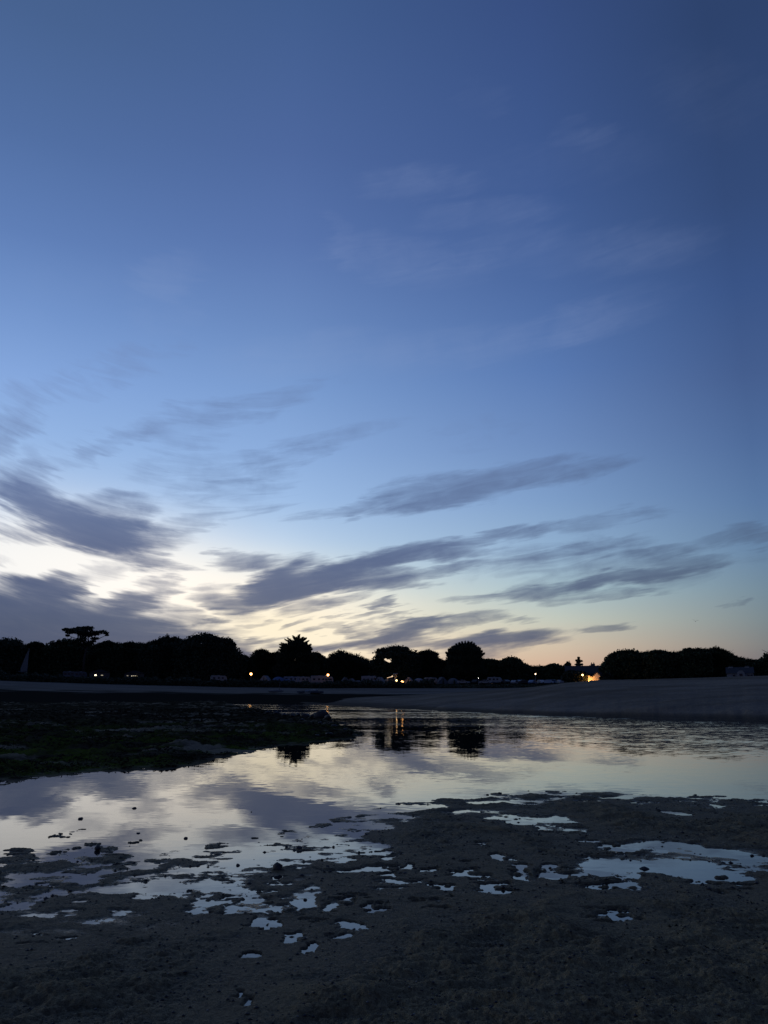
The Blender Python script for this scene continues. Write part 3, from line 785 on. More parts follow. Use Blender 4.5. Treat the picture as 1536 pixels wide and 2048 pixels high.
def tree(name, prof, D, label, cat='tree', style='round', mat=None, trunk_r=0.35, floor=0.8, lean=0.0, group=None, leafsize=0.42, low=None):
    """prof: skyline of this crown from its left to its right side; the crown gets the same depth as width"""
    mat = mat or M_leaf
    pm = sum(p[0] for p in (prof[0], prof[-1])) / 2
    az = azel(pm, 1388)[0]; base = land_at(pm, D)
    rt = np.array([math.cos(R(az)), -math.sin(R(az))]); dp = np.array([math.sin(R(az)), math.cos(R(az))])
    s = []; h = []
    for px, py in prof:
        p = atdist(px, py, D)
        s.append((p.x - base.x) * rt[0] + (p.y - base.y) * rt[1]); h.append(p.z - base.z)
    s = np.array(s); h = np.array(h); w = (s[-1] - s[0]) / 2; c0 = (s[-1] + s[0]) / 2
    H = h.max(); lowz = floor if low is None else low * H
    root = empty(name, base, 0, label, cat, group)
    # --- trunk with limbs
    t = MB(); top = np.array([c0 + lean, 0, H * 0.8])
    def world(sx_, t_, z_): return (sx_ * rt[0] + t_ * dp[0], sx_ * rt[1] + t_ * dp[1], z_)
    pts = [world(c0 * 0 + top[0] * q ** 1.5, 0, -0.4 + (top[2] + 0.4) * q) for q in (0, .25, .5, .75, 1)]
    t.tube(pts, [trunk_r * 1.35, trunk_r, trunk_r * .8, trunk_r * .55, trunk_r * .2], 8)
    for k in range(6):
        q = 0.3 + 0.09 * k; an = k * 2.4; hh = top[2] * q
        e = world(top[0] * q ** 1.5 + math.cos(an) * w * 0.6, math.sin(an) * w * 0.6, min(hh + w * 0.5, H * 0.9))
        st = world(top[0] * q ** 1.5, 0, hh); md_ = [(a + b) / 2 + c for a, b, c in zip(st, e, (0, 0, 0.25))]
        t.tube([st, md_, e], [trunk_r * .5, trunk_r * .3, trunk_r * .08], 6)
    t.build('trunk', M_bark, root, True)
    # --- crown: ragged lobes under the skyline, inner mass behind them
    rl = float(np.clip(w * 0.17, 0.55, 1.5))
    Cs, Ss, Ds = [], [], []
    nl = max(7, int(2 * w / (rl * 0.55)))
    for sx_ in np.linspace(s[0] + rl * .1, s[-1] - rl * .1, nl) + rng.uniform(-.25, .25, nl) * rl:
        k = (sx_ - c0) / w; hd = w * 0.75 * math.sqrt(max(0, 1 - k * k))
        hs = float(np.interp(sx_, s, h))
        for t_ in np.linspace(-hd, hd, max(1, int(2 * hd / (rl * 1.7)))):
            drop = (1 - math.sqrt(max(0, 1 - (t_ / (hd + rl)) ** 2))) * (hs - lowz) * 0.45
            r_ = rl * random.uniform(0.5, 1.25); zc = hs - r_ * 0.86 - drop - abs(random.gauss(0, rl * 0.16)) + rl * 0.08
            while True:
                n = int(60 * (r_ / rl) * (1.3 if style != 'round' else 1))
                d = rng.normal(size=(n, 3)); d /= np.linalg.norm(d, axis=1)[:, None]
                rr = r_ * rng.uniform(0.55, 1.03, size=(n, 1)) * (1 + 0.10 * rng.normal(size=(n, 1)))
                loc = d * rr
                P = np.stack([(sx_ + loc[:, 0]) * rt[0] + (t_ + loc[:, 1]) * dp[0], (sx_ + loc[:, 0]) * rt[1] + (t_ + loc[:, 1]) * dp[1], zc + loc[:, 2]], 1)
                Cs.append(P); Ss.append(rng.uniform(0.6, 1.25, n) * leafsize)
                up = d.copy(); up[:, 2] = np.abs(up[:, 2]) * 0.6 + (0.9 if style == 'upswept' else 0.25)
                ax = np.array([(sx_ - c0) * rt[0] + t_ * dp[0], (sx_ - c0) * rt[1] + t_ * dp[1], 0]) / max(w, 1)
                Ds.append(up * 0.6 + ax * 0.8)
                # outer flanks: carry the lobes down the side
                if abs(k) > 0.80 or abs(t_) > hd * 0.8:
                    zc -= r_ * 1.25
                    if zc > lowz + r_ * .6: continue
                break
    nt_ = int(2 * w * 5)
    st_ = rng.uniform(s[0], s[-1], nt_); tt = rng.uniform(-.5, .5, nt_) * w * np.sqrt(np.clip(1 - ((st_ - c0) / w) ** 2, 0, 1))
    P = np.stack([st_ * rt[0] + tt * dp[0], st_ * rt[1] + tt * dp[1], np.interp(st_, s, h) + rng.uniform(-.9, .35, nt_)], 1)
    dn_ = rng.normal(size=(nt_, 3)) * .5 + np.array([0, 0, 1.0]); Cs.append(P); Ss.append(rng.uniform(.4, 1.0, nt_) * leafsize); Ds.append(dn_)
    C = np.concatenate(Cs); S_ = np.concatenate(Ss); Dn = np.concatenate(Ds); Dn /= np.linalg.norm(Dn, axis=1)[:, None]
    keep = C[:, 2] > lowz * 0.7
    C, S_, Dn = C[keep], S_[keep], Dn[keep]
    V1, F1 = leaf_cloud(C, S_, Dn if style in ('upswept', 'spiky') else None, 1.7 if style == 'spiky' else 1.2)
    ni = int(2 * w * (H - lowz) * 7.0)
    si = rng.uniform(s[0], s[-1], ni); hi = np.interp(si, s, h) - 0.9
    ti = rng.uniform(-1, 1, ni) * 0.72 * w * np.sqrt(np.clip(1 - ((si - c0) / w) ** 2, 0, 1))
    zi = lowz + rng.uniform(0, 1, ni) * np.maximum(hi - lowz, 0.2) * (1 - 0.3 * (ti / w) ** 2)
    C2 = np.stack([si * rt[0] + ti * dp[0], si * rt[1] + ti * dp[1], zi], 1)
    V2, F2 = leaf_cloud(C2, rng.uniform(0.6, 1.0, ni))
    V = np.concatenate([V1, V2]); F = np.concatenate([F1, F2 + len(V1)])
    ctr = V.reshape(-1, 4, 3).mean(1) + np.array(base)
    X, Y = to_px(ctr); ok = np.ones(len(ctr), bool)
    for hx, hy, ha, hb in HOLES: ok &= ((X - hx) / (ha + 1.2)) ** 2 + ((Y - hy) / (hb + 1.2)) ** 2 > 1
    F = F[ok]
    used = np.unique(F); m = -np.ones(len(V), dtype=np.int64); m[used] = np.arange(len(used))
    new_mesh('crown', V[used], m[F], mat, False, root)
    return root


def pads(name, D, trunk, padlist, label, cat='tree', mat=None):
    """open pine: bare leaning trunk and flat pads of needles on limbs; given in photograph pixels at distance D"""
    mat = mat or M_needle
    p0 = atdist(trunk[0][0], trunk[0][1], D); az = azel(trunk[0][0], 1388)[0]
    base = Vector((p0.x, p0.y, land_z(p0.x, p0.y)))
    root = empty(name, base, 0, label, cat)
    t = MB(); pts = [tuple(atdist(a, b, D) - base) for a, b in trunk]; pts[0] = (0, 0, -0.3)
    t.tube(pts, [0.42 * (1 - 0.7 * i / (len(pts) - 1)) for i in range(len(pts))], 8)
    Vs, Fs = [], []; off = 0
    for (px, py, hw, hh) in padlist:
        dd = random.uniform(-0.35, 0.35) * hw / 5.4 * 2
        c = np.array(atdist(px, py, D + dd) - base); a = hw / FPX * D; b = hh / FPX * D
        n = int(60 + 60 * a * b); q = rng.normal(size=(n, 3)); q /= np.linalg.norm(q, axis=1)[:, None]; q *= rng.uniform(0.2, 1, (n, 1)) ** 0.5
        P = c + q * np.array([a, a * 0.8, b])
        V, F = leaf_cloud(P, rng.uniform(0.22, 0.5, n)); Vs.append(V); Fs.append(F + off); off += len(V)
        k = min(range(len(pts)), key=lambda i: abs(pts[i][2] - (c[2] - 1.6)) + abs(pts[i][0] - c[0]) * .3)
        t.tube([pts[k], tuple((np.array(pts[k]) + c) / 2 + [0, 0, -0.15]), tuple(c)], [0.2, 0.13, 0.06], 6)
    t.build('trunk', M_bark, root, True)
    new_mesh('crown', np.concatenate(Vs), np.concatenate(Fs), mat, False, root)
    return root


TREES = [
    ('pine_tree', [(-120, 1290), (-80, 1268), (-30, 1272), (0, 1279), (12, 1276), (24, 1276), (38, 1279), (48, 1288)], 312, 'broad dark tree at the left end of the far treeline, behind the pale sail', 'round'),
    ('oak_tree', [(44, 1300), (52, 1293), (60, 1286), (68, 1284), (78, 1284), (86, 1288), (92, 1296)], 318, 'low dark tree just right of the pale sail, under the thin warm band of sky', 'round'),
    ('oak_tree', [(86, 1300), (94, 1288), (103, 1281), (112, 1284), (122, 1278), (134, 1277), (148, 1280), (160, 1286), (172, 1292), (184, 1304)], 316, 'dense tree mass directly below the flat-topped stone pine', 'round'),
    ('oak_tree', [(180, 1308), (190, 1296), (198, 1286), (212, 1281), (222, 1283), (232, 1286), (244, 1290)], 318, 'rounded tree next right of the flat-topped stone pine', 'round'),
    ('oak_tree', [(238, 1294), (248, 1285), (262, 1283), (276, 1287), (286, 1288), (294, 1292)], 322, 'low even-topped tree between the stone pine and the big domed pines', 'round'),
    ('pine_tree', [(280, 1300), (288, 1288), (300, 1284), (312, 1279), (322, 1275), (334, 1270), (344, 1274), (352, 1272), (362, 1278), (372, 1288)], 310, 'lumpy pine joined to the left side of the biggest domed pine', 'round'),
    ('pine_tree', [(356, 1292), (366, 1280), (378, 1275), (390, 1269), (404, 1267), (418, 1267), (430, 1271), (440, 1275), (452, 1275), (464, 1278), (469, 1286), (471, 1294), (480, 1300), (486, 1312)], 300, 'biggest domed pine of the far treeline, with a steep right side', 'round'),
    ('shrub', [(474, 1326), (482, 1312), (490, 1311), (498, 1318), (506, 1328)], 306, 'small thin shrub in the sky gap right of the biggest domed pine', 'spiky'),
    ('oak_tree', [(500, 1322), (506, 1308), (514, 1300), (524, 1298), (532, 1301), (540, 1306), (548, 1306), (556, 1302), (562, 1306)], 310, 'small feathery tree left of the pointed cypress against the yellow glow', 'spiky'),
    ('oak_tree', [(614, 1312), (622, 1306), (634, 1305), (642, 1309), (650, 1316), (656, 1326)], 314, 'low round tree at the right foot of the pointed cypress', 'round'),
    ('pine_tree', [(652, 1322), (658, 1309), (666, 1305), (674, 1303), (681, 1298), (688, 1302), (694, 1305), (700, 1306), (707, 1309), (714, 1309), (722, 1314), (732, 1319), (744, 1322)], 308, 'small pine with a pointed tip between the cypress and the umbrella pine', 'spiky'),
    ('pine_tree', [(740, 1326), (748, 1313), (753, 1308), (756, 1298), (764, 1296), (774, 1294), (784, 1293), (794, 1291), (806, 1292), (814, 1294), (820, 1301), (828, 1299), (834, 1302), (838, 1310)], 304, 'wide umbrella pine with small sky gaps, above the pair of bright lamps', 'round'),
    ('pine_tree', [(832, 1312), (840, 1303), (850, 1301), (858, 1300), (866, 1304), (874, 1306), (878, 1314), (880, 1324)], 306, 'rounded pine hard against the right side of the umbrella pine', 'spiky'),
    ('cypress_tree', [(878, 1326), (884, 1317), (890, 1322), (894, 1328)], 316, 'tiny pointed treetop in the gap between two pines', 'spiky'),
    ('oak_tree', [(956, 1330), (964, 1320), (972, 1318), (984, 1319), (994, 1320), (1002, 1322), (1008, 1328)], 312, 'low even hedge-like tree at the right foot of the upswept pine', 'round'),
    ('oak_tree', [(996, 1332), (1002, 1323), (1008, 1317), (1018, 1314), (1030, 1314), (1040, 1319), (1046, 1325), (1054, 1329), (1060, 1333), (1068, 1338)], 310, 'round-headed tree halfway between the upswept pine and the dark house', 'round'),
    ('oak_tree', [(1052, 1340), (1062, 1335), (1074, 1334), (1084, 1334), (1092, 1337), (1096, 1342)], 322, 'lowest stretch of the treeline, under the pink sky', 'round'),
    ('oak_tree', [(1084, 1340), (1092, 1331), (1102, 1328), (1112, 1328), (1122, 1331), (1130, 1336), (1134, 1342)], 312, 'low tree just left of the dark house', 'round'),
    ('cypress_tree', [(1130, 1338), (1132, 1325), (1135, 1320), (1138, 1322), (1141, 1332), (1143, 1340)], 300, 'narrow columnar cypress at the left corner of the dark house', 'round'),
    ('oak_tree', [(1202, 1336), (1206, 1322), (1212, 1315), (1220, 1309), (1230, 1303), (1242, 1300), (1254, 1299), (1266, 1299), (1276, 1303), (1284, 1308), (1290, 1314)], 292, 'domed tree rising steeply on the right of the dark house', 'round'),
    ('oak_tree', [(1280, 1314), (1288, 1305), (1298, 1302), (1310, 1300), (1322, 1300), (1332, 1303), (1342, 1304), (1352, 1307), (1360, 1312)], 290, 'middle tree of the round row behind the sandbank', 'round'),
    ('oak_tree', [(1350, 1314), (1358, 1305), (1366, 1300), (1370, 1297), (1382, 1296), (1394, 1297), (1406, 1297), (1416, 1298), (1424, 1300)], 290, 'flat-topped tree of the round row behind the sandbank', 'round'),
    ('oak_tree', [(1412, 1304), (1420, 1299), (1428, 1295), (1432, 1293), (1438, 1297), (1446, 1299), (1454, 1302), (1462, 1308), (1470, 1313), (1480, 1317), (1490, 1322)], 292, 'tree that slopes down towards the white-gabled house on the right', 'spiky'),
    ('oak_tree', [(1478, 1326), (1488, 1319), (1498, 1319), (1508, 1321), (1516, 1325)], 318, 'low dark tree behind the roof of the white-gabled house', 'round'),
    ('oak_tree', [(1504, 1326), (1514, 1321), (1522, 1318), (1528, 1311), (1534, 1305), (1546, 1298), (1570, 1292), (1600, 1294), (1630, 1310)], 300, 'tree at the right edge of the view, rising out of the frame', 'round'),
]
TREES += [
    ('oak_tree', [(-60, 1289), (-20, 1284), (20, 1286), (40, 1289), (70, 1288), (96, 1292), (110, 1289)], 334, 'far dark tree seen in the dip behind the pale sail', 'spiky'),
    ('oak_tree', [(96, 1293), (130, 1284), (160, 1288), (176, 1291), (190, 1289), (215, 1284), (240, 1286), (256, 1288)], 336, 'far dark tree closing the gap behind the stone pine trunk', 'spiky'),
    ('oak_tree', [(236, 1290), (262, 1285), (290, 1287), (320, 1281), (352, 1278), (372, 1280), (390, 1281)], 338, 'far dark tree behind the dips between the lumpy pines', 'spiky'),
    ('oak_tree', [(440, 1297), (470, 1305), (488, 1311), (500, 1316), (512, 1311), (530, 1307), (550, 1307), (568, 1305)], 336, 'far low tree in the sky gap between the biggest pine and the cypress', 'spiky'),
    ('oak_tree', [(610, 1309), (630, 1309), (646, 1314), (656, 1318), (668, 1313), (700, 1311), (724, 1317), (742, 1319), (752, 1315)], 338, 'far low tree behind the dips right of the cypress', 'spiky'),
    ('oak_tree', [(830, 1309), (860, 1309), (880, 1319), (896, 1322), (930, 1317), (966, 1319), (1000, 1322), (1016, 1323)], 338, 'far low tree line piece behind the foot of the upswept pine', 'spiky'),
    ('oak_tree', [(1004, 1325), (1040, 1327), (1066, 1333), (1092, 1333), (1110, 1331), (1130, 1333), (1150, 1335)], 340, 'far low tree left of the dark house roof', 'spiky'),
    ('oak_tree', [(1216, 1315), (1250, 1303), (1288, 1306), (1310, 1303), (1356, 1306), (1400, 1300), (1440, 1303), (1470, 1314), (1500, 1320), (1540, 1319)], 334, 'far dark tree closing the dips of the round row behind the sandbank', 'spiky'),
]
for nm, prof, D, lab, st in TREES:
    W = (prof[-1][0] - prof[0][0]) / FPX * D
    tree(nm, prof, D, lab, 'shrub' if nm == 'shrub' else 'tree', st, M_needle if nm != 'oak_tree' else M_leaf, trunk_r=min(0.5, 0.1 + W * 0.03), group='trees of the far treeline')

# upswept pine (two whorls of rising tufts) and the pointed cypress get their outlines from limbs of their own
def limbed(name, D, px, base_py, limbs, body, label, up, leafsize=0.34):
    base = land_at(px, D); root = empty(name, base, 0, label, 'tree', 'trees of the far treeline')
    t = MB(); tip = max(limbs, key=lambda l: -l[3]); H = atdist(px, tip[3], D).z - base.z
    t.tube([(0, 0, -0.4), (0.1, 0, H * .4), (0, 0, H * .92)], [0.6, 0.42, 0.08], 9)
    Vs, Fs = [], []; off = 0
    for (x0, y0, x1, y1, w) in limbs:
        for dep in ((0,) if abs(x1 - px) < 6 else (0, random.uniform(-0.7, 0.7))):
            a = np.array(atdist(x0, y0, D) - base); b = np.array(atdist(x1, y1, D) - base)
            a[1] += dep * abs(b[0] - a[0]) * .6; b[1] += dep * abs(b[0] - a[0]) * 2.0
            t.tube([tuple(a), tuple((a + b) / 2 - [0, 0, .12]), tuple(b * .9 + a * .1)], [0.14, 0.09, 0.03], 5)
            ln = np.linalg.norm(b - a); n = int(50 + 75 * ln); q = rng.uniform(0, 1, (n, 1)); wd = w / FPX * D
            P = a + (b - a) * q + rng.normal(size=(n, 3)) * wd * 0.42 * (1.05 - 0.8 * q)
            d = (b - a) / ln + np.array([0, 0, up]) + rng.normal(size=(n, 3)) * 0.35; d /= np.linalg.norm(d, axis=1)[:, None]
            V, F = leaf_cloud(P, rng.uniform(0.6, 1.1, n) * leafsize, d, 1.4); Vs.append(V); Fs.append(F + off); off += len(V)
    for (bx, by, hw, hh) in body:
        c = np.array(atdist(bx, by, D) - base); a = hw / FPX * D; b = hh / FPX * D; n = int(230 * a * b)
        q = rng.normal(size=(n, 3)); q /= np.linalg.norm(q, axis=1)[:, None]; q *= rng.uniform(0.1, 1, (n, 1)) ** 0.45
        d = q * 0.8 + np.array([0, 0, up + .2]); d /= np.linalg.norm(d, axis=1)[:, None]
        V, F = leaf_cloud(c + q * np.array([a, a * .8, b]), rng.uniform(0.35, 0.75, n), d, 1.0); Vs.append(V); Fs.append(F + off); off += len(V)
    t.build('trunk', M_bark, root, True)
    new_mesh('crown', np.concatenate(Vs), np.concatenate(Fs), M_needle, False, root)


lim = []
for k, (ex, ey) in enumerate([(600, 1271), (591, 1273), (584, 1273), (578, 1276), (571, 1278), (566, 1284), (561, 1287), (559, 1292), (556, 1298), (554, 1304), (553, 1311), (606, 1275), (611, 1277), (617, 1280), (613, 1284), (620, 1286), (615, 1289), (622, 1294), (624, 1299), (626, 1303), (630, 1309), (596, 1276), (604, 1281)]):
    ex += random.uniform(-2, 2); ey += random.uniform(-1, 3); lim.append((594 + (ex - 594) * .35, ey + 6 + abs(ex - 594) * .12, ex, ey, random.uniform(3.0, 5)))
limbed('cypress_tree', 298, 593, 1350, lim, [(592, 1300, 31, 15), (592, 1318, 40, 20), (592, 1340, 46, 20), (595, 1291, 19, 9), (597, 1283, 9, 7)],
       'pointed spiky-topped cypress standing against the brightest yellow glow', 0.35)
lim = []
for ex, ey in [(892, 1306), (894, 1311), (897, 1302), (900, 1299), (904, 1295), (908, 1293), (913, 1289), (918, 1287), (924, 1285), (930, 1284), (937, 1284), (943, 1285), (948, 1288), (952, 1292), (956, 1296), (960, 1299), (964, 1303), (966, 1308), (962, 1311), (896, 1316), (933, 1288), (922, 1290), (945, 1293), (912, 1296)]:
    lim.append((930 + (ex - 930) * .45, ey + 15, ex, ey, 6.0))
limbed('pine_tree', 300, 930, 1350, lim, [(930, 1303, 34, 14), (930, 1322, 38, 20), (930, 1343, 44, 20)], 'fan-shaped pine with upswept tufts, tallest tree of the right half', 0.9, 0.42)
# flat-topped stone pine
pads('stone_pine', 304, [(166, 1352), (168, 1318), (172, 1300), (178, 1284), (176, 1272)],
     [(166, 1257, 17, 4.2), (176, 1256, 12, 4), (158, 1262, 17, 4.5), (148, 1259, 12, 3), (135, 1260, 10, 3), (129, 1259, 4, 1.6), (140, 1265, 9, 3), (135, 1271, 4, 1.5), (178, 1264, 12, 5), (170, 1270, 14, 5), (188, 1268, 9, 4),
      (196, 1265, 9, 3), (205, 1263, 8, 2.3), (212, 1266, 5, 2), (214, 1270, 2.5, 1.5), (190, 1277, 9, 2.6), (186, 1283, 6, 2.4), (180, 1288, 7, 4), (164, 1278, 10, 5), (170, 1290, 12, 6), (155, 1283, 14, 5)],
     'flat-topped stone pine standing clear above the left treeline')
# bare-tiered spruce above the dark house
pads('spruce_tree', 300, [(1157, 1362), (1157, 1345), (1157, 1332), (1157, 1322), (1157, 1314)],
     [(1157, 1316, 2.2, 2.0), (1154, 1321, 3.2, 0.9), (1158, 1320, 2.4, 2.4), (1161, 1322, 3.0, 0.9), (1157, 1325, 4.0, 1.4), (1156, 1329, 6.5, 1.6), (1160, 1329, 5, 1.4), (1157, 1334, 8, 2.4)],
     'small spruce with bare tiers poking above the ridge of the dark house')

# dense low growth that fills the foot of the treeline, and scrub along the dune top in front of the camp
def brush(name, azs, Ds, hs, n, mat, size, label, tries=1):
    a = rng.uniform(azs[0], azs[1], n); d = rng.uniform(Ds[0], Ds[1], n); ar = np.radians(a)
    X = d * np.sin(ar); Y = d * np.cos(ar); Z = h_shore(X, Y)
    hh = (hs[0] + (hs[1] - hs[0]) * np.clip(0.5 + fbm(a * 2.2, d * 0.05, 3, 77), 0, 1))
    Z = Z + rng.uniform(0, 1, n) * hh
    V, F = leaf_cloud(np.stack([X, Y, Z], 1), rng.uniform(0.7, 1.3, n) * size)
    return tag(new_mesh(name, V, F, mat), label, kind='stuff')


brush('undergrowth', (-31, 33), (322, 332), (4.0, 6.5), 42000, M_scrub, 0.7, 'dark undergrowth closing the foot of the far treeline')
tree('hedge', [(1124, 1350), (1132, 1343), (1142, 1340), (1152, 1342), (1162, 1343), (1170, 1344), (1177, 1352)], 284.5, 'dark garden hedge in front of the long slate-roofed house', 'hedge', 'round', M_scrub, .12, .1)
tree('hedge', [(1202, 1354), (1206, 1348), (1212, 1344), (1218, 1346), (1224, 1352)], 279, 'dark bush hiding the right edge of the lamp-lit gable', 'hedge', 'round', M_scrub, .1, .1)
brush('dune_scrub', (-29, 3.5), (268, 277), (1.1, 2.5), 30000, M_scrub, 0.35, 'low dark scrub along the top of the beach')
brush('dune_scrub', (3.5, 15), (268, 277), (0.4, 0.9), 5000, M_scrub, 0.3, 'short dark scrub in front of the parked cars')

# ------------------------------------------------------------------ camp: caravans, tents, cars, lamps
M_body = [M_white, plain('cream_body', (0.30, 0.28, 0.24), 0.5, var=0.05), plain('pale_blue_body', (0.16, 0.20, 0.26), 0.5, var=0.05)]
CARC = {'white': (0.32, 0.32, 0.32), 'silver': (0.20, 0.21, 0.22), 'blue': (0.08, 0.14, 0.26), 'dark': (0.03, 0.03, 0.035), 'pale_blue': (0.28, 0.38, 0.48)}
M_car = {k: plain('car_paint_' + k, v, 0.28, var=0.04) for k, v in CARC.items()}


def make_caravan(Lg, Hh, body, kind):
    t = empty('motorhome' if kind == 'motorhome' else 'caravan', (0, 0, 0))
    a = Lg / 2
    if kind == 'motorhome':
        prof = [(-a, .45), (a * .98, .45), (a, 1.15), (a * .80, 1.45), (a * .66, 2.0), (a * .98, 2.15), (a * .94, Hh), (-a * .97, Hh - .05), (-a, Hh - .2)]
    else:
        prof = [(-a, .6), (a * .94, .5), (a, 1.2), (a * .90, Hh - .45), (a * .76, Hh - .1), (-a * .88, Hh), (-a * .98, Hh - .35), (-a, 1.4)]
    bevel(MB().prism(prof, -1.1, 1.1).build('body', body, t), 0.08)
    for wx_, ww in ((-a * .62, .8), (-a * .05, .7), (a * .45, .7)):
        f = MB().box(wx_ - ww / 2, wx_ + ww / 2, -1.14, -1.08, 1.35, 1.95).build('window', M_glass, t)
    d = MB().box(a * .17, a * .17 + .62, -1.13, -1.08, .55, 2.1).build('door', M_metal if kind == 'motorhome' else body, t)
    MB().box(a * .17 + .06, a * .17 + .1, -1.17, -1.12, 1.2, 1.35).build('handle', M_rubber, d)
    MB().box(-a * .95, a * .9, -1.12, -1.085, .95, 1.02).build('trim', M_metal, t)
    wh = (-a * .5, a * .62) if kind == 'motorhome' else (-a * .1,)
    for q in wh:
        for y in (-1.0, .82):
            MB().prism([(q + .33 * math.cos(i * math.pi / 7), .33 + .33 * math.sin(i * math.pi / 7)) for i in range(14)], y, y + .2).build('wheel', M_rubber, t)
    MB().box(-.4, .3, -.35, .35, Hh - .06, Hh + .1).build('roof_hatch', M_white, t)
    return t


def put(t, px, D, yaw=0.0, dz=0.0):
    p = land_at(px, D); t.location = (p.x, p.y, p.z + dz); t.rotation_euler = (0, 0, facing(px) + R(yaw))
    return t


specs = [
    (436, 5.6, 2.5, 1, 'caravan', 8, 'cream caravan furthest left, half sunk behind the dune scrub'),
    (583, 5.8, 2.5, 2, 'caravan', -6, 'pale blue caravan left of the pair of white ones'),
    (606, 5.4, 2.55, 0, 'caravan', 5, 'white caravan beside the small lit tent'),
    (638, 6.0, 2.9, 0, 'motorhome', 4, 'tall white motorhome just left of the lamp over the caravans'),
    (658, 2.9, 2.6, 1, 'caravan', -5, 'short cream caravan directly under the lamp'),
    (738, 5.2, 2.9, 0, 'motorhome', -10, 'lone white motorhome with dark windows left of the flared post'),
    (862, 4.6, 2.3, 1, 'caravan', 12, 'cream caravan right of the brightest lamp'),
    (990, 5.0, 2.4, 0, 'caravan', -8, 'white caravan among the parked cars'),
]
for px, Lg, Hh, b, kind, yaw, lab in specs:
    t = make_caravan(Lg, Hh, M_body[b], kind); put(t, px, 289, yaw)
    tag(t, lab, 'motorhome' if kind == 'motorhome' else 'caravan', 'caravans and motorhomes of the camp')


def make_tent(kind, mat, s):
    t = empty('tent', (0, 0, 0)); a = 1.6 * s
    if kind == 'ridge':
        MB().prism([(-a, 0), (a, 0), (a * .95, .7), (a * .1, 2.0 * s), (-a * .1, 2.0 * s), (-a * .95, .7)], -1.5, 1.5).build('canopy', mat, t)
        MB().prism([(-.35, .05), (.35, .05), (.1, 1.5 * s), (-.1, 1.5 * s)], -1.53, -1.49).build('door_flap', M_scrub, t)
    else:
        m = MB(); n = 12; k = 5; v = []; f = []
        for j in range(k + 1):
            th = j / k * math.pi / 2
            for i in range(n): ph = 2 * math.pi * i / n; v.append((a * 1.1 * math.cos(th) * math.cos(ph), a * .9 * math.cos(th) * math.sin(ph), 1.55 * s * math.sin(th)))
        for j in range(k):
            for i in range(n): q = (i + 1) % n; f.append((j * n + i, j * n + q, (j + 1) * n + q, (j + 1) * n + i))
        m.add(v, f); m.build('canopy', mat, t, True)
        MB().prism([(-.4, .05), (.4, .05), (.22, 1.0 * s), (-.22, 1.0 * s)], -a * .93, -a * .86).build('door_flap', M_scrub, t)
    for sx_ in (-1, 1): MB().tube([(sx_ * a * .6, -1.0, 1.2 * s), (sx_ * a * 1.5, -2.0, 0)], [.012, .012], 4).build('guy_line', M_rubber, t)
    return t


M_tentlit = emit('lit_tent_canvas', (1.0, 0.72, 0.34), 1.6)
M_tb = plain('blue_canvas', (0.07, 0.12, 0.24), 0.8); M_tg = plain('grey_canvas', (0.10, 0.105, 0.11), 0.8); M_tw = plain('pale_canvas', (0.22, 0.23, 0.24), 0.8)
for px, kind, mt, s_, D, lab in [
    (530, 'ridge', M_tw, 1.35, 289, 'pale ridge tent at the left end of the camp, right of the leftmost street lamp'),
    (556, 'dome', M_tb, 1.5, 288, 'blue dome tent between the pale ridge tent and the blue caravan'),
    (573, 'dome', M_tb, 1.1, 284, 'small blue dome tent in front of the pale blue caravan'),
    (598, 'dome', M_tentlit, 0.42, 281, 'tiny tent glowing yellow between two caravans'),
    (690, 'ridge', M_tg, 1.2, 289, 'grey ridge tent right of the caravan under the lamp'),
    (703, 'ridge', M_tg, 1.0, 286, 'smaller grey ridge tent, standing alone right of its larger twin'),
    (716, 'dome', M_tg, 0.9, 284, 'low grey dome tent left of the lone motorhome'),
    (760, 'ridge', M_tw, 1.25, 289, 'pale ridge tent right of the lone motorhome'),
    (775, 'dome', M_tg, 1.2, 286, 'grey dome tent left of the flared post'),
    (818, 'ridge', M_tw, 1.2, 287, 'pale ridge tent touched by the brightest lamp'),
    (838, 'dome', M_tw, 1.35, 288, 'wide pale dome tent right of the brightest lamp'),
    (884, 'ridge', M_tg, 1.2, 288, 'grey ridge tent under the fan-shaped pine'),
    (907, 'dome', M_tg, 1.3, 288, 'grey dome tent below the trunk of the fan-shaped pine'),
]:
    t = put(make_tent(kind, mt, s_), px, D, random.uniform(-25, 25)); tag(t, lab, 'tent', 'tents of the camp')


def make_car(paint):
    t = empty('parked_car', (0, 0, 0))
    prof = [(-2.1, .35), (2.1, .35), (2.15, .7), (1.95, .88), (1.15, .98), (.55, 1.42), (-.9, 1.46), (-1.6, 1.1), (-2.1, .98), (-2.15, .6)]
    bevel(MB().prism(prof, -.85, .85).build('body', paint, t), 0.06)
    for x0, x1 in ((-1.35, -.5), (-.42, .35)):
        MB().prism([(x0, .98), (x1 + .2, .98), (x1, 1.36), (x0 + .18, 1.36)], -.88, -.84).build('window', M_glass, t)
    MB().prism([(.62, 1.0), (1.1, 1.0), (.6, 1.38)], -.88, -.84).build('window', M_glass, t)
    MB().prism([(1.2, 1.0), (.62, 1.42), (.60, 1.38), (1.1, .99)], -.7, .7).build('windscreen', M_glass, t)
    for q in (-1.3, 1.3):
        for y in (-.88, .70):
            MB().prism([(q + .32 * math.cos(i * math.pi / 7), .32 + .32 * math.sin(i * math.pi / 7)) for i in range(14)], y, y + .18).build('wheel', M_rubber, t)
    for y in (-.6, .45): MB().box(2.1, 2.17, y, y + .2, .62, .78).build('headlight', M_white, t)
    return t


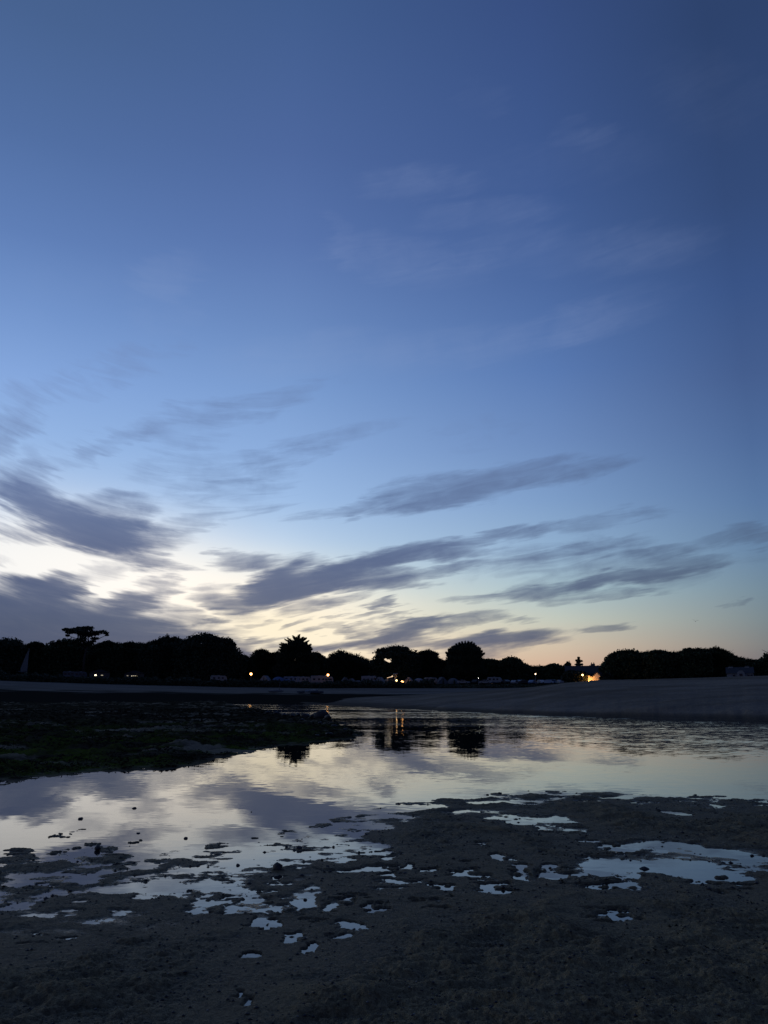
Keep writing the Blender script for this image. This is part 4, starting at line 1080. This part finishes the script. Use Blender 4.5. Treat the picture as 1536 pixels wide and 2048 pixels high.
cars = [(928, 'silver', 'silver car under the fan-shaped pine'), (952, 'dark', 'dark car below the faint white light'), (972, 'silver', 'silver car left of the white caravan'),
        (1012, 'dark', 'dark car right of the white caravan'), (1030, 'silver', 'silver car below the round-headed tree'), (1048, 'dark', 'dark car left of the white-lit lamp post'),
        (1066, 'blue', 'dark blue car under the white-lit lamp post'), (1082, 'white', 'white car at the left of the palest cluster of cars'), (1096, 'pale_blue', 'pale blue car in the palest cluster of cars'),
        (1108, 'blue', 'dark blue car in the palest cluster of cars'), (1121, 'white', 'white car last but one before the sandbank hides the row'), (1134, 'pale_blue', 'pale blue car half hidden by the slope of the sandbank'),
        (1001, 'blue', 'dark blue car in front of the white caravan'), (1040, 'pale_blue', 'pale blue car behind the silver and dark cars')]
protos = {}
for i, (px, c, lab) in enumerate(cars):
    if c in protos: t = copy_tree(protos[c])
    else: t = protos[c] = make_car(M_car[c])
    put(t, px, [284, 287][i % 2] if i < 12 else 290.5, random.choice([0, 180, 70, 110, 20, -20]) + random.uniform(-5, 5))
    tag(t, 'parked ' + lab, 'car', 'cars parked beside the camp')

# lamps: a post, an arm-less head and a glowing globe; every globe is a lamp the photograph shows lit
LAMPS = [(502, 1348, .50, (1.0, .46, .13), 9, 'warm street lamp at the left end of the camp'),
         (656, 1350, .46, (1.0, .46, .13), 9, 'warm street lamp above the short cream caravan'),
         (793, 1361, .34, (1.0, .6, .25), 8, 'smaller of two bright lamps, standing under the flared post'),
         (804, 1364.5, .60, (1.0, .46, .14), 12, 'brightest lamp of all, low beside the flared post'),
         (957, 1356.5, .10, (.85, .95, .8), 8, 'faint white lamp above the parked cars'),
         (1071, 1348, .28, (1.0, .7, .4), 5, 'small white-lit lamp over the right part of the car row'),
         (1165, 1350, .38, (1.0, .55, .22), 7, 'porch lamp left of the lit white gable'),
         (780, 1366, .10, (1.0, .8, .5), 5, 'tiny lamp low in front of the grey dome tent'),
         (842, 1367, .10, (1.0, .8, .5), 5, 'tiny lamp low in front of the wide pale dome tent')]
for px, py, r, c, s_, lab in LAMPS:
    r *= .8
    D = 281 if px < 1150 else 279
    p = atdist(px, py, D); g = land_z(p.x, p.y); hgt = p.z - g
    t = empty('street_lamp', (p.x, p.y, g), 0, lab, 'lamp', 'lit lamps of the far shore')
    MB().tube([(0, 0, -.3), (0, 0, max(hgt - r, .1))], [.09, .06], 8).build('post', M_metal, t)
    MB().ball((0, 0, hgt), r, seg=14, rings=9).build('lamp_globe', emit('lamp_glow', c, s_), t, True)
    MB().tube([(0, 0, hgt + r * .9), (0, 0, hgt + r * 1.15)], [r * .75, r * .3], 10).build('cap', M_metal, t)

# flared pale post beside the lamps
p = land_at(791, 283); top = atdist(791, 1346.5, 283).z - p.z
t = empty('marker_post', p, facing(791), 'pale post flaring to a wide flat top above the two bright lamps', 'post')
MB().tube([(0, 0, -.2), (0, 0, top * .3), (0, 0, top * .55)], [.32, .34, .42], 12).build('shaft', M_white, t, True)
MB().tube([(0, 0, top * .55), (0, 0, top * .85), (0, 0, top * .93), (0, 0, top)], [.42, .55, .82, .84], 12).build('flared_top', M_white, t, True)
# open lit awning left of it
p = land_at(781, 285); hz = atdist(781, 1354, 285).z - p.z
t = empty('food_kiosk', p, facing(781), 'small kiosk with a lit sloping canopy left of the flared post', 'kiosk')
MB().box(-.9, .9, -.6, .9, 0, hz - .5).build('counter', M_wood, t)
MB().prism([(-1.2, hz - .35), (.95, hz + .15), (.7, hz + .55), (.2, hz + .1), (-1.2, hz - .25)], -.7, .8).build('lit_canopy', emit('lit_canopy_cloth', (1.0, .68, .42), 1.1), t)
for sx_ in (-.85, .85): MB().tube([(sx_, -.6, 0), (sx_, -.6, hz - .3)], [.04, .04], 6).build('leg', M_metal, t)

# low cabins with lit windows in the dark on the left
for px, wins, lab in ((196, [(191, 1350.3, 1.5, 1.1, 4), (204, 1350.5, 1.8, .5, .5)], 'low dark cabin with one bright window, under the trees right of the stone pine'),
                      (266, [(255, 1351.5, 1.5, .6, .25), (266, 1352, 3.0, .6, .9), (273, 1352.3, 1.8, .9, 2.6)], 'low dark cabin with a strip of lit windows, second from the left')):
    D = 290; p = land_at(px, D); t = empty('cabin', p, facing(px), lab, 'cabin', 'cabins under the trees on the left')
    MB().box(-3.2, 3.2, 0, 3.5, -.5, 2.3).build('wall', M_wood, t)
    MB().prism([(-3.5, 2.32), (3.5, 2.32), (0, 3.3)], -.3, 3.8).build('roof', M_slate, t)
    MB().box(-.3, .4, -.04, .0, 0, 1.9).build('door', M_wood, t)
    for wxp, wyp, hw, hh, st in wins:
        q = atdist(wxp, wyp, D); lx = (q.x - p.x) * math.cos(R(azel(px, 1388)[0])) - (q.y - p.y) * math.sin(R(azel(px, 1388)[0])); lz = q.z - p.z
        a = hw / FPX * D; b = hh / FPX * D
        MB().box(lx - a, lx + a, -.06, -.005, lz - b, lz + b).build('window', emit('lit_window', (1.0, .86, .58), st), t)

# white things under the trees on the left: parked caravans half hidden
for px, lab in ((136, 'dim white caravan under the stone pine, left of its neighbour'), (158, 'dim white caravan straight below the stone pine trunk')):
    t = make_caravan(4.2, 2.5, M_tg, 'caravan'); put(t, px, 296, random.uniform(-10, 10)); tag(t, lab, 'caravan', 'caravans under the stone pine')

# ------------------------------------------------------------------ sailing boat with its sail up at the top of the beach
p = land_at(46, 281)
k = 266 / FPX
t = empty('sailing_dinghy', p, facing(46) + R(12), 'small boat with a raised pale sail at the far left of the beach', 'sailboat')
n = 11; v = []; f = []
for i in range(n):
    u = i / (n - 1); x = -2.3 + 4.8 * u; hw = .85 * math.sin(math.pi * min(1, .18 + u * .86)) ** .7 if u < 1 else .02; keel = .12 + .45 * u ** 3
    v += [(x, -hw, .78 + .15 * u), (x, -hw * .75, keel + .18), (x, 0, keel), (x, hw * .75, keel + .18), (x, hw, .78 + .15 * u)]
for i in range(n - 1):
    for j in range(4): a = i * 5 + j; f.append((a, a + 5, a + 6, a + 1))
    f.append((i * 5 + 4, i * 5 + 9, i * 5 + 5, i * 5))
f.append((0, 1, 2, 3, 4)); MB().add(v, f).build('hull', M_white, t)
zt = atdist(47, 1298, 281).z - p.z
MB().tube([(.5, 0, .6), (.5, 0, zt + .2)], [.06, .035], 7).build('mast', M_metal, t)
MB().tube([(.5, 0, 1.7), (-1.9, .1, 1.9)], [.05, .04], 7).build('boom', M_metal, t)
v = []; f = []; rows, cols = 12, 6
for i in range(rows + 1):
    q = i / rows; z = 1.85 + (zt - 1.85) * q; wd = 2.25 * (1 - q) ** .8 * (1 if q > .12 else .75 + 2 * q)
    for j in range(cols + 1):
        c = j / cols; v.append((.5 - wd * c, .28 * math.sin(math.pi * c) * (1 - q * .6), z - .25 * c * (1 - q)))
for i in range(rows):
    for j in range(cols): a = i * (cols + 1) + j; f.append((a, a + 1, a + cols + 2, a + cols + 1))
so = MB().add(v, f).build('sail', M_sail, t, True); sm = so.modifiers.new('thickness', 'SOLIDIFY'); sm.thickness = .02
for i in range(1, 6):
    q = i / 6; z = 1.85 + (zt - 1.85) * q; MB().tube([(.45, .02, z), (.45 - 2.25 * (1 - q) ** .8, .05, z - .2)], [.03, .03], 4).build('batten', M_metal, t)

# ------------------------------------------------------------------ houses
def gable_house(name, px, D, W, Dp, eave, ridge, label, wall, roof, yaw=0.0, dz=0.0):
    t = empty(name, (0, 0, 0), 0, label, 'house'); put(t, px, D, yaw, dz)
    a = W / 2
    MB().box(-a, a, 0, Dp, -1.5, eave).build('wall', wall, t)
    m = MB(); e = .25; c = Dp / 2
    m.add([(-a - e, -e, eave - .1), (a + e, -e, eave - .1), (a + e, Dp + e, eave - .1), (-a - e, Dp + e, eave - .1), (-a - e, c, ridge), (a + e, c, ridge)],
          [(0, 3, 2, 1), (0, 1, 5, 4), (2, 3, 4, 5), (1, 2, 5), (3, 0, 4)])
    r_ = m.build('roof', roof, t)
    return t, r_, c


# dark long house behind the lamp-lit gable
g = land_at(1172, 289); rid = atdist(1172, 1331.5, 289 + 4).z - g.z
h1, rf, c = gable_house('stone_house', 1173, 289, 13.4, 8, rid * .52, rid, 'long dark slate-roofed house behind the lamp-lit white gable', M_granite, M_slate)
zc = atdist(1188, 1327.5, 293).z - g.z
for cx in (2.7,):
    b = MB().box(cx - .75, cx + .75, c - .4, c + .4, rid - .8, zc).build('chimney', M_granite, rf)
    for q in (-.4, .35): MB().tube([(cx + q, c, zc - .02), (cx + q, c, zc + .45)], [.16, .13], 8).build('chimney_pot', M_stone, rf)
for wx_ in (-5, -2.6, .6): 
    w_ = MB().box(wx_ - .5, wx_ + .5, -.06, .02, 1.1, 2.5).build('window', M_glass, h1)
    MB().box(wx_ - .6, wx_ + .6, -.1, -.02, .98, 1.08).build('sill', M_granite, w_)
MB().box(-1.4, -.5, -.06, .02, 0, 2.1).build('door', M_wood, h1)
# white annexe lit by a lamp at its foot
D = 282; p = land_at(1190, D); azr = R(azel(1190, 1388)[0])
def loc(px, py):
    q = atdist(px, py, D); return ((q.x - p.x) * math.cos(azr) - (q.y - p.y) * math.sin(azr), q.z - p.z)
M_annexe = plain('white_lime_wall', (0.58, 0.56, 0.52), 0.9, var=0.05)
an = empty('annexe_house', p, facing(1190), 'small white gabled house front lit orange by a lamp at its foot', 'house')
pts = [loc(1185, 1370), loc(1201.5, 1370), loc(1201.5, 1352.5), loc(1193, 1345.5), loc(1185, 1354)]
MB().prism(pts, 0, 5).build('wall', M_annexe, an)
pts = [loc(1176, 1370), loc(1184.95, 1370), loc(1184.95, 1354.2), loc(1176, 1351)]
MB().prism(pts, .25, 4.4).build('lean_to_wall', M_annexe, an)
ra, rb, rc = loc(1184, 1353.9), loc(1193, 1344.9), loc(1202.6, 1352.4)
MB().prism([ra, (ra[0], ra[1] + .18), (rb[0], rb[1] + .22), (rc[0], rc[1] + .18), rc, rb], -.12, 5.2).build('roof', M_slate, an)
ra, rb = loc(1175.4, 1350.8), loc(1184.9, 1353.95)
MB().prism([ra, rb, (rb[0], rb[1] + .15), (ra[0], ra[1] + .15)], .1, 4.6).build('lean_to_roof', M_slate, an)
lp = loc(1177, 1361)
lt = empty('wall_lamp', an.matrix_basis @ Vector((lp[0] + .2, -1.7, lp[1] - .35)), facing(1190), 'low lamp hidden behind the sandbank crest, lighting the white gable orange', 'lamp')
MB().tube([(0, 0, -1.2), (0, 0, 0)], [.05, .05], 6).build('post', M_metal, lt)
MB().ball((0, 0, .12), .14).build('lamp_globe', emit('lamp_glow', (1, .6, .25), 8), lt, True)
ld = bpy.data.lights.new('gable_lamp', 'POINT'); ld.energy = 520; ld.color = (1.0, .40, .09); ld.shadow_soft_size = .15
lo = bpy.data.objects.new('gable_lamp', ld); COL.objects.link(lo); lo.parent = lt; lo.location = (0, .0, .45)
# hedge in front of the annexe
# white-gabled house on the right, standing behind the sandbank
D = 277; px0 = 1484; g = land_at(px0, D); azr = R(azel(px0, 1388)[0]); p = g
rid = loc(px0, 1333.5)[1]; ev = loc(px0, 1346)[1]
h2, rf, c = gable_house('white_house', px0, D, (1506 - 1462) / FPX * D, 7, ev, rid, 'white-gabled slate house with two wide end chimneys behind the sandbank', M_render, M_slate)
for x0, x1, yt in ((1456, 1466, 1333), (1490, 1499, 1332.5)):
    a0, a1 = loc(x0, 1340)[0], loc(x1, 1340)[0]
    MB().box(a0, a1, c - .5, c + .5, ev - 2, loc(1480, yt)[1]).build('chimney', M_render, rf)
    for q in (.3, .7): MB().tube([(a0 + (a1 - a0) * q, c, loc(1480, yt)[1] - .02), (a0 + (a1 - a0) * q, c, loc(1480, yt)[1] + .35)], [.13, .11], 8).build('chimney_pot', M_stone, rf)
a0, a1, am = loc(1473.5, 1345)[0], loc(1489.5, 1345)[0], loc(1481.5, 1345)[0]; za, zb = loc(1481, 1341.5)[1], loc(1481, 1346)[1]
dm = MB().prism([(a0, ev - 2.3), (a1, ev - 2.3), (a1, zb), (am + .5, za), (am - .5, za), (a0, zb)], -.9, 3.0).build('gabled_dormer', M_render, h2)
MB().box(am - .45, am + .45, -.95, -.88, zb - 1.3, zb - .2).build('window', M_glass, dm)
for q in (1468, 1497, 1503):
    x_ = loc(q, 1350)[0]; MB().box(x_ - .35, x_ + .35, -.05, .01, ev - 1.7, ev - .5).build('window', M_glass, h2)

# ------------------------------------------------------------------ boats, posts on the far beach
def rowing_boat(px, py, Lb, yaw, roll, mat, label):
    q = on_ground(px, py, h_shore, 150, 268)
    t = empty('rowing_boat', q, R(yaw), label, 'boat', 'small boats drawn up on the far beach'); t.rotation_euler = (R(roll), 0, R(yaw))
    n = 11; v = []; f = []
    for s_, ins in ((0, 0), (1, .07)):
        for i in range(n):
            u = i / (n - 1); x = (-.5 + u) * (Lb - 2 * ins); hw = (.72 - ins) * math.sin(math.pi * (.2 + .79 * u)) ** .6; kz = .05 + .35 * abs(u - .35) ** 2 + ins
            v += [(x, -hw, .55 + .2 * u * u), (x, -hw * .8, kz + .14), (x, 0, kz), (x, hw * .8, kz + .14), (x, hw, .55 + .2 * u * u)]
    for i in range(n - 1):
        for j in range(4):
            a = i * 5 + j; f.append((a, a + 5, a + 6, a + 1)); b = a + n * 5; f.append((b, b + 1, b + 6, b + 5))
        for j in (0, 4): a = i * 5 + j; b = a + n * 5; f.append((a, b, b + 5, a + 5))
    MB().add(v, f).build('hull', mat, t)
    for x in (-.8, .3): MB().box(x, x + .25, -.55, .55, .42, .46).build('thwart', M_wood, t)
    return t


rowing_boat(552, 1385, 4.0, 8, 6, M_white, 'pale rowing boat beside the thin pole on the far beach')
rowing_boat(622, 1385, 4.6, -28, 14, M_body[2], 'rowing boat tilted on its side at the edge of the dark weed')
rowing_boat(634, 1388, 3.6, 20, -10, M_tg, 'grey rowing boat lying just in front of the tilted one')
rowing_boat(603, 1387, 3.0, 60, 8, M_tg, 'small grey boat end-on, left of the tilted rowing boat')
rowing_boat(943, 1375.5, 4.4, 4, 3, M_white, 'white boat at the foot of the dune below the parked cars')
rowing_boat(1057, 1375, 4.0, 4, 3, M_tg, 'dim grey boat at the left foot of the high sandbank')
for px, py, h_, lab in ((558, 1384, 2.4, 'thin leaning pole beside the pale rowing boat'), (64, 1363, 1.9, 'short pale post at the top of the beach near the sail'), (997, 1387, 0.9, 'stubby dark post standing on the smooth far sand')):
    q = on_ground(px, py, h_shore, 150, 280); t = empty('beach_post', q, 0, lab, 'post')
    MB().tube([(0, 0, -.3), (.08, 0, h_ * .5), (.2, 0, h_)], [.09, .08, .07], 7).build('pole', M_wood if px != 64 else M_white, t)
    MB().tube([(.2, 0, h_ - .02), (.2, 0, h_ + .06)], [.1, .09], 7).build('cap', M_metal, t)

# ------------------------------------------------------------------ rocks and stones
def rock(name, q, s, flat, label, cat='rock', group=None, mat=None):
    m = MB(); m.ball((0, 0, 0), 1.0, seg=14, rings=9)
    V = np.array(m.v); o_ = random.uniform(0, 90)
    k = 1 + 0.55 * fbm(V[:, 0] * 1.3 + o_, V[:, 1] * 1.3 + V[:, 2] * 1.7, 3, 7) + 0.2 * fbm(V[:, 0] * 4 + o_, V[:, 2] * 4 + V[:, 1] * 3, 2, 9)
    V = V * k[:, None] * np.array([s, s * random.uniform(.6, .95), s * flat])
    o = new_mesh(name, V, m.f, mat or M_stone, True); o.location = (q[0], q[1], q[2] + s * flat * .35); o.rotation_euler = (0, 0, random.uniform(0, 6))
    return tag(o, label, cat, group)


ROCKS = [(640, 1433, 15, .62, 'largest dark boulder at the outer tip of the weedy point'), (655, 1436, 9, .6, 'boulder at the very end of the weedy point, beside the lamp reflection'), (626, 1433, 8, .55, 'boulder touching the left side of the largest one'),
         (612, 1431, 9, .55, 'second largest boulder on the weedy point'), (596, 1429, 6, .6, 'fifth boulder from the left in the row along the back of the point'), (585, 1430, 7, .5, 'fourth boulder from the left in the row along the back of the point'), (568, 1428, 6, .5, 'third boulder from the left in the row along the back of the point'), (553, 1425, 7, .5, 'second boulder from the left in the row along the back of the point'), (535, 1424, 5, .5, 'leftmost boulder of the row along the back of the point'), (604, 1438, 5, .5, 'small boulder just in front of the second largest one'),
         (640, 1446, 6, .45, 'low boulder just in front of the largest one'), (668, 1450, 6, .4, 'low boulder below the end of the point, near the lamp reflection'), (690, 1458, 5, .4, 'boulder furthest right, awash beside the tree reflections'), (660, 1466, 7, .35, 'flat boulder in the middle of the front of the point'), (634, 1470, 6, .4, 'flat boulder nearest the calm water, front of the point')]
for px, py, s_, fl, lab in ROCKS:
    q = on_ground(px, py + 3, lambda x, y: np.maximum(h_bank(x, y), -.02), 20, 120); D = q.length
    rock('boulder', q, s_ / FPX * D, fl, lab or 'small dark boulder among the weed on the point', 'boulder', 'boulders on the weedy point')
STN = [(555, 1742, 11, .85, 'largest dark stone at the water edge, standing upright'), (476, 1731, 4, .8, 'round stone just left of the largest upright stone'), (372, 1677, 4.5, .9, 'upright stone alone in the bright reflection'), (268, 1617, 4.5, .7, 'dark stone furthest out in the left shallows'),
       (137, 1602, 6, .3, 'flat stone awash far out on the left'), (503, 1624, 2.5, 1.0, 'tiny stone poking out of the dark cloud reflection'), (161, 1638, 7, .55, 'low rounded stone in the left shallows'), (276, 1667, 7, .4, 'long low stone left of the upright one'),
       (218, 1669, 3, .6, 'tiny stone left of the long low stone in the shallows'), (196, 1700, 9, .6, 'lumpy stone with weed on the left mud islets'), (573, 1695, 3.5, .8, 'small stone left of its larger neighbour in the tangle of pools'), (598, 1699, 5, .8, 'dark stone in the tangle of small pools'), (620, 1714, 3, .7, 'small stone right of the tangle of pools'), (796, 1608, 6, .6, 'stone on the outermost islet near the middle'),
       (508, 1719, 3.5, .7, 'small stone above and left of the largest upright stone'), (1057, 1582, 2.5, .8, 'tiny stone standing in open water off the muddy edge'), (116, 1658, 2, .6, 'tiny stone near the left side of the shallows'), (430, 1664, 3, .4, 'flat stone right of the upright stone in the bright reflection'), (1288, 1738, 9, .5, 'dark lump between the two right-hand pools'), (395, 1633, 3, .4, 'flat stone above the upright stone in the bright reflection'), (205, 1634, 5, .3, 'very flat stone right of the low rounded one'),
       (1480, 1733, 3, .6, 'small stone at the right end of the long pool'), (338, 1712, 4, .5, 'small stone among the mud islets left of centre'), (1000, 1588, 5, .5, 'stone on the muddy edge right of the middle'), (1390, 1590, 4, .5, 'stone on the far right of the muddy edge'), (655, 1737, 3, .6, 'small stone between two pools right of the upright stone'), (610, 1800, 4, .6, 'stone inside the tall pool below the upright stone'), (975, 1590, 3, .5, 'smaller stone just left of another on the muddy edge')]
for px, py, s_, fl, lab in STN:
    x, y = ground(px, py); z = float(h_flat(np.array([x]), np.array([y]))[0])
    rock('stone', (x, y, max(z, -.015)), s_ / FPX * math.hypot(x, y) * .95, fl, lab or 'small dark stone poking out of the shallows', 'stone', 'stones in the shallows')

# grit, shells and weed scraps strewn over the near flat
def scatter(name, n, r0, r1, s0, s1, mat, label, hf, azr_=(-34, 34), flat=.5, zmin=.004, lift=.3):
    a = np.radians(rng.uniform(*azr_, n)); r = np.exp(rng.uniform(math.log(r0), math.log(r1), n))
    X = r * np.sin(a); Y = r * np.cos(a); Z = hf(X, Y); k = Z > zmin; X, Y, Z = X[k], Y[k], Z[k]; n = len(X)
    S = s0 + (s1 - s0) * rng.uniform(0, 1, n) ** 3
    b = np.array([(1, 0, 0), (0, 1, 0), (-1, 0, 0), (0, -1, 0), (0, 0, 1), (0, 0, -1)], float)
    th = rng.uniform(0, 6.28, n); c, s_ = np.cos(th), np.sin(th)
    j = rng.uniform(.6, 1.25, (n, 6, 1)); B = b[None] * j
    Bx = B[:, :, 0] * c[:, None] - B[:, :, 1] * s_[:, None]; By = B[:, :, 0] * s_[:, None] + B[:, :, 1] * c[:, None]
    V = np.stack([X[:, None] + Bx * S[:, None], Y[:, None] + By * S[:, None] * .8, Z[:, None] + (B[:, :, 2] * flat + lift * flat) * S[:, None]], -1).reshape(-1, 3)
    f = np.array([(0, 1, 4), (1, 2, 4), (2, 3, 4), (3, 0, 4), (1, 0, 5), (2, 1, 5), (3, 2, 5), (0, 3, 5)])
    F = (f[None] + np.arange(n)[:, None, None] * 6).reshape(-1, 3)
    return tag(new_mesh(name, V, F, mat), label, kind='stuff')


scatter('gravel', 9000, 3.3, 11, .003, .016, M_stone, 'dark grit strewn over the near mud flat', h_flat)
scatter('shell_grit', 2600, 3.3, 11, .003, .011, M_shell, 'pale broken shells strewn over the near mud flat', h_flat)
scatter('pebbles', 1600, 7, 14, .008, .03, M_stone, 'dark pebbles along the broken water edge', h_flat, zmin=-.006)


def weed(name, n, r0, r1, s0, s1, mat, label, hf, azr_, band, zmin):
    a = rng.uniform(*azr_, n); r = np.exp(rng.uniform(math.log(r0), math.log(r1), n)); ar = np.radians(a)
    X = r * np.sin(ar); Y = r * np.cos(ar); Z = hf(X, Y)
    k = (Z > zmin) & (fbm(X * .5 + band, Y * .5, 3, 101) > -0.05); X, Y, Z = X[k], Y[k], Z[k]; n = len(X)
    m = 4; S = s0 + (s1 - s0) * rng.uniform(0, 1, n) ** 2
    C = np.stack([X, Y, Z], 1)[:, None, :] + rng.normal(size=(n, m, 3)) * S[:, None, None] * np.array([.7, .7, .12]); C[:, :, 2] += S[:, None] * .15
    d = rng.normal(size=(n * m, 3)); d[:, 2] = np.abs(d[:, 2]) * .28; d /= np.linalg.norm(d, axis=1)[:, None]
    V, F = leaf_cloud(C.reshape(-1, 3), np.repeat(S, m) * rng.uniform(.6, 1.2, n * m) * (1 if r1 < 15 else np.repeat(np.clip(np.hypot(X, Y) / 32, .7, 2.2), m)), d, 1.0)
    return tag(new_mesh(name, V, F, mat), label, kind='stuff')


weed('seaweed', 42000, 14, 80, .014, .10, M_weed, 'brown wrack draped over the left foreshore', h_bank, (-34, -1), 0, .02)
weed('green_algae', 42000, 14, 40, .014, .06, M_algae, 'green algae on the near edge of the left foreshore', h_bank, (-34, -3), 40, .03)
weed('seaweed', 2600, 5, 14, .006, .022, M_weed, 'scraps of weed on the near mud flat', h_flat, (-32, 32), 80, .002)

# ------------------------------------------------------------------ one bird far out over the trees on the right
q = atdist(1391, 1243, 95)
BS = .6
m = MB(); m.tube([(-.22, 0, 0), (-.12, 0, .01), (.05, 0, .02), (.2, 0, .0), (.27, 0, -.01)], [.015, .05, .065, .04, .012], 8)
for sy in (-1, 1):
    m.add([(.08, sy * .03, .03), (-.08, sy * .03, .03), (-.06, sy * .22, .24), (.10, sy * .22, .25), (-.14, sy * .5, .36), (-.04, sy * .5, .37), (-.2, sy * .62, .33),
           (.08, sy * .03, .015), (-.08, sy * .03, .015), (-.06, sy * .22, .225), (.10, sy * .22, .235), (-.14, sy * .5, .35), (-.04, sy * .5, .36)],
          [(0, 1, 2, 3), (3, 2, 4, 5), (5, 4, 6), (7, 10, 9, 8), (10, 12, 11, 9), (12, 6, 11), (0, 3, 10, 7), (3, 5, 12, 10)])
b = m.build('seagull', M_stone); b.location = q; b.rotation_euler = (R(10), R(-8), R(70)); b.scale = (.5, .5, .5); tag(b, 'tiny dark gull flying over the trees on the right', 'bird')
